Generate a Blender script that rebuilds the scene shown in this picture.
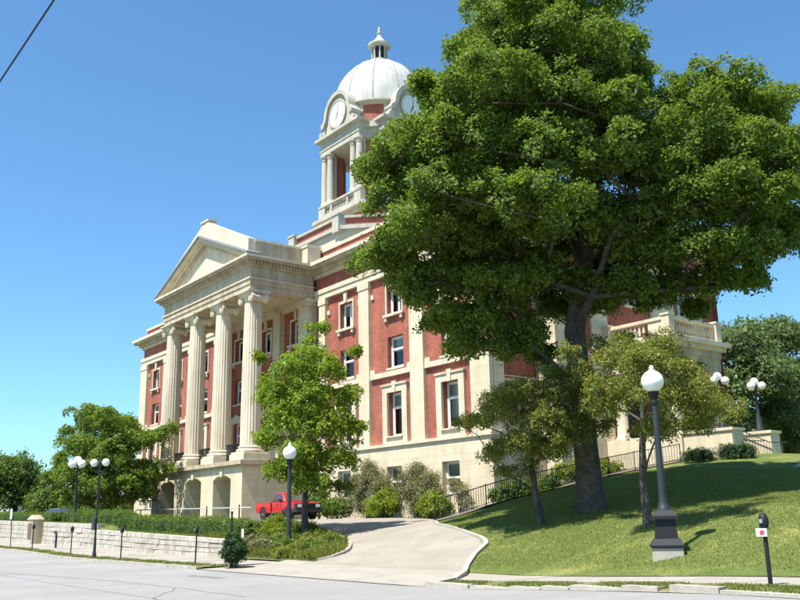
import bpy, bmesh, math, random
import numpy as np
from mathutils import Vector, Matrix

for o in list(bpy.data.objects):
    bpy.data.objects.remove(o)
scene = bpy.context.scene
COL = scene.collection
R = math.radians

# ------------------------------------------------------------------ camera
FOCAL_PX, PITCH, ROLL, YAW = 874.4, R(14.04), R(-1.0835), R(52.085)
cam = bpy.data.cameras.new('camera')
cam.sensor_fit = 'HORIZONTAL'
cam.sensor_width = 36.0
cam.lens = FOCAL_PX / 800.0 * 36.0
cam.clip_start = 0.1
cam.clip_end = 6000
co = bpy.data.objects.new('camera', cam)
COL.objects.link(co)
F = Vector((-math.sin(YAW) * math.cos(PITCH), math.cos(YAW) * math.cos(PITCH), math.sin(PITCH)))
RT = Vector((math.cos(YAW), math.sin(YAW), 0))
UP = RT.cross(F)
R2 = RT * math.cos(ROLL) + UP * math.sin(ROLL)
U2 = -RT * math.sin(ROLL) + UP * math.cos(ROLL)
M3 = Matrix((R2, U2, -F)).transposed()
co.matrix_world = Matrix.Translation((0, 0, 1.6)) @ M3.to_4x4()
scene.camera = co
scene.render.resolution_x, scene.render.resolution_y = 1024, 768

# ------------------------------------------------------------------ sky, sun, exposure
SUN_EL = R(63)
SUN_AZ = math.atan2(0.09, -0.99)          # bearing of the sun from +Y towards +X
world = bpy.data.worlds.new('World')
scene.world = world
world.use_nodes = True
wn = world.node_tree
bg = wn.nodes['Background']
sky = wn.nodes.new('ShaderNodeTexSky')
sky.sky_type = 'NISHITA'
sky.sun_disc = False
sky.sun_elevation = SUN_EL
sky.sun_rotation = SUN_AZ
sky.altitude = 300
sky.air_density = 1.0
sky.dust_density = 0.6
sky.ozone_density = 1.6
tint = wn.nodes.new('ShaderNodeMix')
tint.data_type = 'RGBA'
tint.blend_type = 'MULTIPLY'
tint.inputs[0].default_value = 1.0
tint.inputs[7].default_value = (0.72, 1.10, 1.28, 1)      # white balance of the camera
wn.links.new(sky.outputs[0], tint.inputs[6])
wn.links.new(tint.outputs[2], bg.inputs[0])
bg.inputs[1].default_value = 0.09
sl = bpy.data.lights.new('sun', 'SUN')
sl.energy = 5.0
sl.angle = R(0.53)
sl.color = (1.0, 0.955, 0.88)
so = bpy.data.objects.new('sun', sl)
COL.objects.link(so)
sd = Vector((math.sin(SUN_AZ) * math.cos(SUN_EL), math.cos(SUN_AZ) * math.cos(SUN_EL), math.sin(SUN_EL)))
so.rotation_euler = sd.to_track_quat('Z', 'Y').to_euler()
so.location = sd * 80
vs = scene.view_settings
vs.view_transform = 'Standard'
vs.look = 'None'
vs.gamma = 1.0
vs.exposure = 0.95
vs.use_curve_mapping = False

# ------------------------------------------------------------------ helpers
rng = random.Random(7)


class MB:
    """collects polygons; build() links them as ONE mesh object"""
    def __init__(s):
        s.v, s.f = [], []

    def poly(s, pts):
        b = len(s.v)
        s.v += [tuple(p) for p in pts]
        s.f.append(tuple(range(b, b + len(pts))))
        return s

    def box(s, x0, x1, y0, y1, z0, z1):
        b = len(s.v)
        for z in (z0, z1):
            s.v += [(x0, y0, z), (x1, y0, z), (x1, y1, z), (x0, y1, z)]
        s.f += [tuple(b + i for i in q) for q in
                ((3, 2, 1, 0), (4, 5, 6, 7), (0, 1, 5, 4), (1, 2, 6, 5), (2, 3, 7, 6), (3, 0, 4, 7))]
        return s

    def frustum(s, c, h0, h1, z0, z1):
        b = len(s.v)
        for z, (a, d) in ((z0, h0), (z1, h1)):
            s.v += [(c[0] - a, c[1] - d, z), (c[0] + a, c[1] - d, z), (c[0] + a, c[1] + d, z), (c[0] - a, c[1] + d, z)]
        s.f += [tuple(b + i for i in q) for q in
                ((3, 2, 1, 0), (4, 5, 6, 7), (0, 1, 5, 4), (1, 2, 6, 5), (2, 3, 7, 6), (3, 0, 4, 7))]
        return s

    def extrude(s, pts, vec):
        """closed prism from a planar loop and an offset"""
        b, n = len(s.v), len(pts)
        s.v += [tuple(p) for p in pts]
        s.v += [tuple(p[i] + vec[i] for i in range(3)) for p in pts]
        s.f.append(tuple(b + i for i in range(n))[::-1])
        s.f.append(tuple(b + n + i for i in range(n)))
        for i in range(n):
            j = (i + 1) % n
            s.f.append((b + i, b + j, b + n + j, b + n + i))
        return s

    def tube(s, pts, rad, n=8, cap=True):
        pts = [Vector(p) for p in pts]
        if not hasattr(rad, '__len__'):
            rad = [rad] * len(pts)
        b = len(s.v)
        ref = None
        for i, p in enumerate(pts):
            t = (pts[min(i + 1, len(pts) - 1)] - pts[max(i - 1, 0)]).normalized()
            if ref is None:
                ref = Vector((1, 0, 0)) if abs(t.x) < 0.8 else Vector((0, 1, 0))
            a = (ref - t * ref.dot(t)).normalized()
            ref = a
            c = t.cross(a)
            for k in range(n):
                w = 2 * math.pi * k / n
                q = p + (a * math.cos(w) + c * math.sin(w)) * rad[i]
                s.v.append(tuple(q))
        for i in range(len(pts) - 1):
            for k in range(n):
                k2 = (k + 1) % n
                s.f.append((b + i * n + k, b + i * n + k2, b + (i + 1) * n + k2, b + (i + 1) * n + k))
        if cap:
            s.f.append(tuple(b + k for k in range(n))[::-1])
            s.f.append(tuple(b + (len(pts) - 1) * n + k for k in range(n)))
        return s

    def lathe(s, prof, c=(0, 0, 0), n=24, mod=None, ph=0.0):
        """prof = [(radius, z)]; mod(angle, row) scales the radius"""
        b = len(s.v)
        for j, (r, z) in enumerate(prof):
            for k in range(n):
                w = 2 * math.pi * k / n + ph
                q = r * (mod(w, j) if mod else 1)
                s.v.append((c[0] + q * math.cos(w), c[1] + q * math.sin(w), c[2] + z))
        for j in range(len(prof) - 1):
            for k in range(n):
                k2 = (k + 1) % n
                s.f.append((b + j * n + k, b + j * n + k2, b + (j + 1) * n + k2, b + (j + 1) * n + k))
        s.f.append(tuple(b + k for k in range(n))[::-1])
        s.f.append(tuple(b + (len(prof) - 1) * n + k for k in range(n)))
        return s

    def move(s, d):
        s.v = [(p[0] + d[0], p[1] + d[1], p[2] + d[2]) for p in s.v]
        return s

    def xform(s, m):
        s.v = [tuple(m @ Vector(p)) for p in s.v]
        return s

    def add(s, o, m=None):
        b = len(s.v)
        s.v += [tuple(m @ Vector(p)) for p in o.v] if m is not None else o.v
        s.f += [tuple(i + b for i in q) for q in o.f]
        return s

    def mesh(s, name, mat, smooth=None, fix=True):
        me = bpy.data.meshes.new(name)
        me.from_pydata(s.v, [], s.f)
        if fix:
            bm = bmesh.new()
            bm.from_mesh(me)
            bmesh.ops.recalc_face_normals(bm, faces=bm.faces)
            bm.to_mesh(me)
            bm.free()
        me.materials.append(mat)
        if smooth is not None:
            me.polygons.foreach_set('use_smooth', [True] * len(me.polygons))
            me.set_sharp_from_angle(angle=R(smooth))
        return me

    def build(s, name, mat, parent=None, smooth=None, loc=None, fix=True):
        return link(name, s.mesh(name, mat, smooth, fix), parent, loc)


ROOTM = {}


def link(name, me, parent=None, loc=None, rotz=0.0):
    """link a mesh as one object; loc and mesh are in world space for a part of a thing"""
    o = bpy.data.objects.new(name, me)
    COL.objects.link(o)
    if loc is not None:
        o.location = loc
    o.rotation_euler.z = rotz
    if parent is not None:
        o.parent = parent
        m = ROOTM.get(parent.name)
        if m is not None:
            o.matrix_parent_inverse = m.inverted()
    return o


def thing(name, label, cat, loc, group=None, rotz=0.0):
    o = bpy.data.objects.new(name, None)
    o.empty_display_size = 0.3
    COL.objects.link(o)
    o.location = loc
    o.rotation_euler.z = rotz
    tag(o, label, cat, group)
    ROOTM[o.name] = Matrix.Translation(loc) @ Matrix.Rotation(rotz, 4, 'Z')
    return o


def tag(o, label=None, cat=None, group=None, kind=None):
    if label:
        o['label'] = label
    if cat:
        o['category'] = cat
    if group:
        o['group'] = group
    if kind:
        o['kind'] = kind
    return o


def copy_thing(root, loc, rotz, label, group=None):
    """a copy of a thing, its parts and their sub-parts"""
    r = root.copy()
    COL.objects.link(r)
    r.location = loc
    r.rotation_euler.z = rotz
    r['label'] = label
    if group:
        r['group'] = group
    for ch in list(root.children):
        c = ch.copy()
        COL.objects.link(c)
        c.parent = r
        for g in list(ch.children):
            d = g.copy()
            COL.objects.link(d)
            d.parent = c
    return r


# ------------------------------------------------------------------ materials
def newmat(name):
    m = bpy.data.materials.new(name)
    m.use_nodes = True
    nt = m.node_tree
    nt.nodes.clear()
    out = nt.nodes.new('ShaderNodeOutputMaterial')
    return m, nt, out


def N(nt, t, **kw):
    n = nt.nodes.new(t)
    for k, v in kw.items():
        if k.startswith('i_'):
            n.inputs[k[2:].replace('_', ' ')].default_value = v
        else:
            setattr(n, k, v)
    return n


def rgba(c):
    return (c[0], c[1], c[2], 1)


def noise(nt, scale, detail=4, rough=0.6, vec=None):
    n = N(nt, 'ShaderNodeTexNoise')
    n.inputs['Scale'].default_value = scale
    n.inputs['Detail'].default_value = detail
    n.inputs['Roughness'].default_value = rough
    if vec is not None:
        nt.links.new(vec, n.inputs['Vector'])
    return n


def ramp(nt, fac, a, b, p0=0.3, p1=0.7):
    r = N(nt, 'ShaderNodeValToRGB')
    r.color_ramp.elements[0].position = p0
    r.color_ramp.elements[1].position = p1
    r.color_ramp.elements[0].color = rgba(a)
    r.color_ramp.elements[1].color = rgba(b)
    nt.links.new(fac, r.inputs[0])
    return r


def mixc(nt, fac, a, b, mode='MIX'):
    m = N(nt, 'ShaderNodeMix', data_type='RGBA', blend_type=mode)
    for i, s in ((6, a), (7, b)):
        if hasattr(s, 'links'):
            nt.links.new(s, m.inputs[i])
        else:
            m.inputs[i].default_value = rgba(s)
    if hasattr(fac, 'links'):
        nt.links.new(fac, m.inputs[0])
    else:
        m.inputs[0].default_value = fac
    return m


def gray(nt, s, a, b, p0=.3, p1=.7):
    return ramp(nt, s, (a,) * 3, (b,) * 3, p0, p1).outputs[0]


def surf(name, c1, c2, scale=3.0, rough=0.85, bump=0.2, bscale=40.0, fine=0.12, spec=0.3, metallic=0.0, streak=0.0, blotch=None):
    """matt surface: two tones, fine grain, optional rain streaks and blotches, relief"""
    m, nt, out = newmat(name)
    p = N(nt, 'ShaderNodeBsdfPrincipled')
    p.inputs['Roughness'].default_value = rough
    p.inputs['Specular IOR Level'].default_value = spec
    p.inputs['Metallic'].default_value = metallic
    geo = N(nt, 'ShaderNodeNewGeometry')
    pos = geo.outputs['Position']
    a = noise(nt, scale, 5, 0.65, pos)
    col = ramp(nt, a.outputs[0], c1, c2).outputs[0]
    if fine:
        b = noise(nt, bscale, 3, 0.7, pos)
        col = mixc(nt, 1.0, col, gray(nt, b.outputs[0], 1 - fine * 2, 1 + fine * .5), 'MULTIPLY').outputs[2]
    if streak:
        mp = N(nt, 'ShaderNodeMapping')
        mp.inputs['Scale'].default_value = (1.7, 1.7, 0.16)
        nt.links.new(pos, mp.inputs[0])
        c = noise(nt, 1.0, 5, 0.6, mp.outputs[0])
        col = mixc(nt, 1.0, col, ramp(nt, c.outputs[0], (1 - streak, 1 - streak * 1.1, 1 - streak * 1.3), (1, 1, 1), .38, .58).outputs[0], 'MULTIPLY').outputs[2]
    if blotch:
        bc, bs, p0, p1 = blotch
        c = noise(nt, bs, 6, 0.7, pos)
        col = mixc(nt, gray(nt, c.outputs[0], 0, 1, p0, p1), col, bc).outputs[2]
    nt.links.new(col, p.inputs['Base Color'])
    if bump:
        bn = noise(nt, bscale * .6, 4, 0.7, pos)
        bp = N(nt, 'ShaderNodeBump')
        bp.inputs['Strength'].default_value = bump
        bp.inputs['Distance'].default_value = 0.02
        nt.links.new(bn.outputs[0], bp.inputs['Height'])
        nt.links.new(bp.outputs[0], p.inputs['Normal'])
    nt.links.new(p.outputs[0], out.inputs[0])
    return m


def masonry(name, c1, c2, mortar, bw, bh, ms, rough=0.85, bump=0.4, streak=0.12, stain=0.0, var=.5):
    """brick or ashlar laid in world space on upright faces"""
    m, nt, out = newmat(name)
    p = N(nt, 'ShaderNodeBsdfPrincipled')
    p.inputs['Roughness'].default_value = rough
    p.inputs['Specular IOR Level'].default_value = 0.25
    geo = N(nt, 'ShaderNodeNewGeometry')
    pos = geo.outputs['Position']
    sx = N(nt, 'ShaderNodeSeparateXYZ')
    nt.links.new(pos, sx.inputs[0])
    ad = N(nt, 'ShaderNodeMath', operation='ADD')
    nt.links.new(sx.outputs[0], ad.inputs[0])
    nt.links.new(sx.outputs[1], ad.inputs[1])
    cb = N(nt, 'ShaderNodeCombineXYZ')
    nt.links.new(ad.outputs[0], cb.inputs[0])
    nt.links.new(sx.outputs[2], cb.inputs[1])
    br = N(nt, 'ShaderNodeTexBrick')
    br.inputs['Color1'].default_value = rgba(c1)
    br.inputs['Color2'].default_value = rgba(c2)
    br.inputs['Mortar'].default_value = rgba(mortar)
    br.inputs['Scale'].default_value = 1.0
    br.inputs['Mortar Size'].default_value = ms
    br.inputs['Mortar Smooth'].default_value = 0.2
    br.inputs['Bias'].default_value = 0.0
    br.inputs['Brick Width'].default_value = bw
    br.inputs['Row Height'].default_value = bh
    nt.links.new(cb.outputs[0], br.inputs['Vector'])
    a = noise(nt, 0.7, 6, 0.7, pos)
    col = mixc(nt, 1.0, br.outputs[0], gray(nt, a.outputs[0], 1 - .25 * var, 1 + .12 * var, .3, .7), 'MULTIPLY').outputs[2]
    b = noise(nt, 25, 3, 0.7, pos)
    col = mixc(nt, 1.0, col, gray(nt, b.outputs[0], .88, 1.06), 'MULTIPLY').outputs[2]
    mp = N(nt, 'ShaderNodeMapping')
    mp.inputs['Scale'].default_value = (1.5, 1.5, 0.14)
    nt.links.new(pos, mp.inputs[0])
    c = noise(nt, 1.0, 5, 0.6, mp.outputs[0])
    col = mixc(nt, 1.0, col, ramp(nt, c.outputs[0], (1 - streak, 1 - streak * 1.15, 1 - streak * 1.35), (1, 1, 1), .36, .6).outputs[0], 'MULTIPLY').outputs[2]
    nt.links.new(col, p.inputs['Base Color'])
    bp = N(nt, 'ShaderNodeBump')
    bp.inputs['Strength'].default_value = bump
    bp.inputs['Distance'].default_value = 0.012
    nt.links.new(br.outputs['Fac'], bp.inputs['Height'])
    bp.invert = True
    nt.links.new(bp.outputs[0], p.inputs['Normal'])
    nt.links.new(p.outputs[0], out.inputs[0])
    return m


def leafmat(name, dark, light, trans=0.4, odd=None, scale=0.9, gloss=0.45):
    m, nt, out = newmat(name)
    geo = N(nt, 'ShaderNodeNewGeometry')
    a = noise(nt, scale, 3, 0.6, geo.outputs['Position'])
    ad = N(nt, 'ShaderNodeMath', operation='MULTIPLY_ADD')
    ad.inputs[1].default_value = 0.5
    nt.links.new(geo.outputs['Random Per Island'], ad.inputs[0])
    sb = N(nt, 'ShaderNodeMath', operation='MULTIPLY')
    sb.inputs[1].default_value = 0.5
    nt.links.new(a.outputs[0], sb.inputs[0])
    nt.links.new(sb.outputs[0], ad.inputs[2])
    col = ramp(nt, ad.outputs[0], dark, light, .15, .8).outputs[0]
    if odd:
        oc, th = odd
        col = mixc(nt, gray(nt, geo.outputs['Random Per Island'], 0, 1, th, min(1, th + .02)), col, oc).outputs[2]
    p = N(nt, 'ShaderNodeBsdfPrincipled')
    p.inputs['Roughness'].default_value = gloss
    p.inputs['Specular IOR Level'].default_value = 0.22
    nt.links.new(col, p.inputs['Base Color'])
    t = N(nt, 'ShaderNodeBsdfTranslucent')
    tc = mixc(nt, 1.0, col, (1.2, 1.22, .6), 'MULTIPLY')
    nt.links.new(tc.outputs[2], t.inputs[0])
    mx = N(nt, 'ShaderNodeMixShader')
    mx.inputs[0].default_value = trans
    nt.links.new(p.outputs[0], mx.inputs[1])
    nt.links.new(t.outputs[0], mx.inputs[2])
    nt.links.new(mx.outputs[0], out.inputs[0])
    return m


def panemat(name):
    """clear window glass: sees the room behind and mirrors the sky"""
    m, nt, out = newmat(name)
    tr = N(nt, 'ShaderNodeBsdfTransparent')
    tr.inputs[0].default_value = (.8, .84, .84, 1)
    gl = N(nt, 'ShaderNodeBsdfGlossy')
    gl.inputs['Roughness'].default_value = .02
    geo = N(nt, 'ShaderNodeNewGeometry')
    nz = noise(nt, .9, 2, .5, geo.outputs['Position'])
    bp = N(nt, 'ShaderNodeBump')
    bp.inputs['Strength'].default_value = .12
    bp.inputs['Distance'].default_value = .05
    nt.links.new(nz.outputs[0], bp.inputs['Height'])
    nt.links.new(bp.outputs[0], gl.inputs['Normal'])
    fr = N(nt, 'ShaderNodeFresnel')
    fr.inputs[0].default_value = 1.75
    mx = N(nt, 'ShaderNodeMixShader')
    nt.links.new(fr.outputs[0], mx.inputs[0])
    nt.links.new(tr.outputs[0], mx.inputs[1])
    nt.links.new(gl.outputs[0], mx.inputs[2])
    nt.links.new(mx.outputs[0], out.inputs[0])
    return m


def plain(name, c, rough=0.5, spec=0.5, metallic=0.0, coat=0.0, trans=0.0):
    m, nt, out = newmat(name)
    p = N(nt, 'ShaderNodeBsdfPrincipled')
    geo = N(nt, 'ShaderNodeNewGeometry')
    a = noise(nt, 6.0, 4, 0.65, geo.outputs['Position'])
    col = mixc(nt, 1.0, c, gray(nt, a.outputs[0], .86, 1.06), 'MULTIPLY')
    nt.links.new(col.outputs[2], p.inputs['Base Color'])
    p.inputs['Roughness'].default_value = rough
    p.inputs['Specular IOR Level'].default_value = spec
    p.inputs['Metallic'].default_value = metallic
    p.inputs['Coat Weight'].default_value = coat
    p.inputs['Transmission Weight'].default_value = trans
    nt.links.new(p.outputs[0], out.inputs[0])
    return m


MAT = {}
MAT['stone'] = masonry('cream_limestone', (.68, .60, .435), (.63, .55, .39), (.42, .36, .26), 1.15, .46, .006, streak=.12, bump=.3)
MAT['trim'] = surf('limestone_trim', (.58, .51, .375), (.67, .595, .45), 1.3, bump=.12, bscale=30, fine=.05, streak=.14)
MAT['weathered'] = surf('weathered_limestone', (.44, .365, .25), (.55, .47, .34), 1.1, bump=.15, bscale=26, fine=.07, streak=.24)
MAT['column'] = surf('fluted_column_stone', (.60, .525, .395), (.69, .61, .47), .9, bump=.12, bscale=26, fine=.06, streak=.2)
MAT['tower'] = surf('pale_tower_stone', (.43, .395, .325), (.52, .485, .41), 1.2, bump=.1, bscale=24, fine=.05, streak=.12)
MAT['brick'] = masonry('red_brick', (.44, .12, .08), (.335, .078, .053), (.42, .22, .16), .24, .08, .009, streak=.22, bump=.35, var=1.1)
MAT['dome'] = surf('white_dome_metal', (.47, .465, .445), (.56, .555, .53), 1.1, rough=.6, bump=.06, bscale=16, fine=.05, streak=.2)
MAT['seam'] = surf('grey_lead_seam', (.25, .25, .24), (.34, .34, .33), 1.5, rough=.6)
MAT['roof'] = surf('grey_roofing', (.22, .22, .22), (.3, .3, .29), 1.0)
MAT['white'] = plain('white_paint', (.78, .78, .75), .5)
MAT['iron'] = plain('black_iron', (.014, .017, .019), .6, .3)
MAT['darkgrey'] = plain('dark_grey_iron', (.024, .031, .036), .55, .35)
MAT['globe'] = plain('white_glass_globe', (.86, .86, .84), .25)
MAT['glass'] = plain('window_glass', (.05, .058, .066), .05, .8)
MAT['pane'] = panemat('clear_window_glass')
MAT['blind'] = plain('cream_blind', (.60, .54, .45), .8)
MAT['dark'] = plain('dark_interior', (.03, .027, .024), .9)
MAT['concrete'] = surf('concrete', (.36, .33, .28), (.46, .425, .36), 1.2, bump=.15, bscale=34, fine=.08, blotch=((.34, .31, .26), .5, .55, .72))
MAT['sidewalk'] = surf('sidewalk_concrete', (.305, .275, .225), (.385, .35, .295), 1.4, bump=.15, bscale=34, fine=.12, blotch=((.25, .225, .185), .8, .54, .75))
MAT['drive'] = surf('driveway_concrete', (.27, .24, .195), (.35, .315, .26), .7, bump=.2, bscale=30, fine=.16, blotch=((.235, .205, .165), .5, .5, .72))
MAT['road'] = surf('aged_pale_asphalt', (.275, .265, .25), (.365, .352, .333), .3, bump=.3, bscale=48, fine=.26, blotch=((.235, .227, .216), .16, .5, .7))
MAT['tar'] = surf('crack_sealant', (.15, .15, .148), (.21, .208, .2), 3, bump=.1)
MAT['kerb'] = surf('pale_kerb_stone', (.34, .31, .26), (.47, .435, .37), 2.5, bump=.35, bscale=22, fine=.12)
MAT['wallstone'] = surf('pale_wall_stone', (.43, .395, .33), (.58, .535, .455), 1.6, bump=.6, bscale=12, fine=.14, streak=.18)
MAT['mortar'] = surf('grey_mortar', (.30, .28, .24), (.38, .35, .3), 3)
MAT['grass'] = surf('mown_lawn', (.098, .142, .033), (.182, .212, .06), .5, rough=.95, bump=.6, bscale=30, fine=.3, spec=.1, blotch=((.26, .25, .085), .4, .52, .72))
MAT['drygrass'] = surf('dry_verge_soil', (.14, .14, .04), (.30, .26, .13), 1.1, rough=.95, bump=.6, bscale=30, fine=.3, spec=.1)
MAT['field'] = surf('far_grass', (.08, .12, .03), (.13, .17, .05), .05, rough=.95, bump=0, fine=0)
MAT['mulch'] = surf('brown_mulch', (.075, .055, .042), (.16, .12, .09), 2.2, rough=.95, bump=.9, bscale=26, fine=.4)
MAT['gravel'] = surf('brown_gravel', (.13, .105, .085), (.22, .185, .15), 2.2, rough=.95, bump=.8, bscale=30, fine=.35)
MAT['bark'] = surf('grey_brown_bark', (.07, .06, .05), (.155, .135, .11), 3.0, rough=.95, bump=1.0, bscale=14, fine=.3, streak=.3)
MAT['twig'] = surf('pale_dead_twig', (.22, .19, .17), (.3, .26, .23), 3)
MAT['blade'] = leafmat('grass_blade', (.092, .142, .026), (.222, .258, .064), .4, odd=((.36, .32, .13), .86), scale=.35, gloss=.6)
MAT['leaf_big'] = leafmat('maple_leaf', (.062, .12, .018), (.215, .29, .053), .5, gloss=.55, scale=.6)
MAT['leaf_olive'] = leafmat('olive_leaf', (.10, .13, .026), (.285, .305, .068), .42, odd=((.28, .19, .08), .95))
MAT['leaf_young'] = leafmat('young_maple_leaf', (.09, .16, .013), (.30, .385, .05), .5)
MAT['leaf_far'] = leafmat('far_leaf', (.05, .095, .02), (.15, .21, .045), .38, scale=.5)
MAT['leaf_blue'] = leafmat('background_leaf', (.07, .11, .045), (.17, .23, .085), .38, scale=.4)
MAT['leaf_hedge'] = leafmat('hedge_leaf', (.055, .10, .016), (.15, .215, .035), .35, scale=2)
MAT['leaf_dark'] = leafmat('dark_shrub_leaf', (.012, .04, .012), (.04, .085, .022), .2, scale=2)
MAT['leaf_lime'] = leafmat('lime_shrub_leaf', (.11, .17, .015), (.26, .31, .03), .42, scale=2)
MAT['leaf_grey'] = leafmat('grey_olive_leaf', (.12, .135, .06), (.26, .26, .13), .3, odd=((.24, .16, .10), .9), scale=1.5)
MAT['red'] = plain('red_car_paint', (.50, .010, .016), .32, .5, coat=.5)
MAT['rubber'] = plain('black_rubber', (.02, .02, .02), .8)
MAT['plastic'] = plain('black_plastic', (.022, .022, .024), .45)
MAT['chrome'] = plain('silver_alloy', (.55, .55, .56), .3, .5, .8)
MAT['lampglass'] = plain('headlamp_glass', (.75, .75, .75), .1)
MAT['bronze'] = plain('brown_bronze', (.17, .12, .08), .5, .5, .3)
MAT['blue'] = plain('pale_blue_paint', (.25, .36, .52), .35, coat=.5)
MAT['silver'] = plain('silver_paint', (.5, .5, .5), .35, coat=.5)
MAT['charcoal'] = plain('charcoal_paint', (.03, .03, .035), .35, coat=.5)
MAT['signred'] = plain('red_print', (.5, .05, .07), .6)
MAT['houseb'] = masonry('house_brick', (.30, .10, .07), (.26, .09, .06), (.3, .2, .16), .22, .075, .008)
MAT['housew'] = surf('white_siding', (.6, .6, .57), (.68, .68, .65), 1)

# ------------------------------------------------------------------ terrain heights
def ss(x, a, b):
    t = np.clip((np.asarray(x, float) - a) / (b - a), 0, 1)
    return t * t * (3 - 2 * t)


def tab(x, T):
    x = np.asarray(x, float)
    r = np.full_like(x, T[0][1])
    for (a, b), (c, d) in zip(T, T[1:]):
        r = r + (d - b) * ss(x, a, c)
    return r


def street_z(u):
    return tab(u, [(-76, .48), (-56, .26), (-42, .02), (-18, 0), (-8, .27)])


def wall_top(u):
    u = np.asarray(u, float)
    return np.where(u > -51.9, .87 + (-35.0 - u) * .0265, 1.62 + (-52 - u) * .019)


def terrain(u, v):
    u = np.asarray(u, float)
    v = np.asarray(v, float)
    zd = street_z(u) * (1 - ss(v, 16, 22)) + .05 * ss(v, 13.8, 16.5) + np.clip((v - 16.5) * .165, 0, 1.07) + .38 * ss(v, 22, 28)
    s = v - 17.3
    zl = street_z(u) + .1 * ss(v, 13.8, 16.8) + np.where(s < 6, np.clip(s, 0, 6) * .265, 1.59 + np.clip(s - 6, 0, 18) * (.155 - .05 * ss(u, -25, -15)))
    w0 = ss(u, -31, -23.5)
    kk = ss(v, 29, 34)
    w1 = ss(u, -32.5, -27.2) * (1 - kk) + ss(u, -37, -28) * kk
    k = ss(v, 22, 28)
    w = w0 * (1 - k) + w1 * k
    z = zd * (1 - w) + zl * w
    zl2 = wall_top(np.minimum(u, -35.0)) - .08
    zt = zl2 + (np.maximum(1.62, zl2) - zl2) * ss(v, 18.5, 24.5)
    e = (1 - ss(u, -40, -34.5)) * ss(v, 17.9, 18.05)
    return z * (1 - e) + zt * e


def tz(u, v):
    return float(terrain(u, v))


def drape(poly, off, step=0.6, zfn=None, thick=0.0):
    """polygon (u, v) cut along a grid and laid on the terrain; returns an MB"""
    bm = bmesh.new()
    vs_ = [bm.verts.new((p[0], p[1], 0)) for p in poly]
    bm.faces.new(vs_)
    us = [p[0] for p in poly]
    ws = [p[1] for p in poly]
    for ax, lo, hi in ((0, min(us), max(us)), (1, min(ws), max(ws))):
        k = math.floor(lo / step) + 1
        while k * step < hi - 1e-6:
            c, n = [0, 0, 0], [0, 0, 0]
            c[ax], n[ax] = k * step, 1
            bmesh.ops.bisect_plane(bm, geom=bm.verts[:] + bm.edges[:] + bm.faces[:], dist=1e-5, plane_co=c, plane_no=n)
            k += 1
    for f in bm.faces:
        if f.normal.z < 0:
            f.normal_flip()
    m = MB()
    bm.verts.index_update()
    P = np.array([(v.co.x, v.co.y) for v in bm.verts])
    Z = (zfn or terrain)(P[:, 0], P[:, 1]) + off
    m.v = [(float(a), float(b), float(c)) for (a, b), c in zip(P, Z)]
    m.f = [tuple(v.index for v in f.verts) for f in bm.faces]
    bm.free()
    return m


def inside(poly, x, y):
    r = np.zeros(len(x), bool)
    n = len(poly)
    for i in range(n):
        x0, y0 = poly[i]
        x1, y1 = poly[(i + 1) % n]
        if y0 == y1:
            continue
        c = ((y0 > y) != (y1 > y)) & (x < (x1 - x0) * (y - y0) / (y1 - y0) + x0)
        r ^= c
    return r


# ------------------------------------------------------------------ foliage
def quads(name, V, mat, parent=None, loc=None):
    """V: (n, 4, 3) array of leaf corners -> one mesh"""
    n = len(V)
    me = bpy.data.meshes.new(name)
    me.vertices.add(n * 4)
    me.vertices.foreach_set('co', np.ascontiguousarray(V, dtype=np.float32).reshape(-1))
    me.loops.add(n * 4)
    me.loops.foreach_set('vertex_index', np.arange(n * 4, dtype=np.int32))
    me.polygons.add(n)
    me.polygons.foreach_set('loop_start', np.arange(0, n * 4, 4, dtype=np.int32))
    me.polygons.foreach_set('loop_total', np.full(n, 4, dtype=np.int32))
    me.update(calc_edges=True)
    me.materials.append(mat)
    return link(name, me, parent, loc)


def unit(a):
    return a / np.maximum(np.linalg.norm(a, axis=1, keepdims=True), 1e-9)


def leaves(P, Nrm, size, rs, wide=.62, jit=.55, droop=.25):
    """kite-shaped leaves, slightly folded, at P facing Nrm"""
    n = len(P)
    Nn = unit(Nrm + rs.normal(0, jit, (n, 3)))
    D = unit(np.cross(Nn, rs.normal(0, 1, (n, 3))))
    D[:, 2] -= droop
    D = unit(D)
    S = unit(np.cross(Nn, D))
    L = size * rs.uniform(.5, 1.4, (n, 1))
    a = P - D * L * .5
    c = P + D * L * .5 - Nn * L * .12
    b = P + S * L * wide * .5 - D * L * .06 + Nn * L * .08
    d = P - S * L * wide * .5 - D * L * .06 + Nn * L * .08
    return np.stack([a, b, c, d], axis=1)


def lobes_to_leaves(lobes, rs, kden, per, size, spray=.42, flat=.82, wide=.62, low=-.55, inner=.42):
    out = []
    for (x, y, z, r) in lobes:
        c = np.array([x, y, z])
        K = max(4, int(kden * r * r))
        d = unit(rs.normal(0, 1, (K * 2, 3)))
        d = d[d[:, 2] > low][:K]
        K = len(d)
        rad = r * rs.uniform(inner, 1.06, (K, 1)) * (1 + .12 * rs.normal(0, 1, (K, 1)))
        cc = c + d * rad * np.array([1, 1, flat])
        nn = unit(d * .85 + np.array([0, 0, .62]))
        M = max(6, int(per))
        sp = spray * rs.uniform(.6, 1.25, (K, 1))
        tt = unit(np.cross(nn, rs.normal(0, 1, (K, 3))))
        bb = np.cross(nn, tt)
        w = rs.uniform(0, 2 * math.pi, (K, M))
        q = np.sqrt(rs.uniform(0, 1, (K, M))) * sp
        h = rs.normal(0, .24, (K, M)) * sp - .35 * q * q / np.maximum(sp, .05)
        P = (cc[:, None, :] + tt[:, None, :] * (q * np.cos(w))[..., None] + bb[:, None, :] * (q * np.sin(w))[..., None]
             + nn[:, None, :] * h[..., None]).reshape(-1, 3)
        NN = np.repeat(nn, M, axis=0)
        out.append(leaves(P, NN, size, rs, wide))
    return np.concatenate(out)


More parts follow.
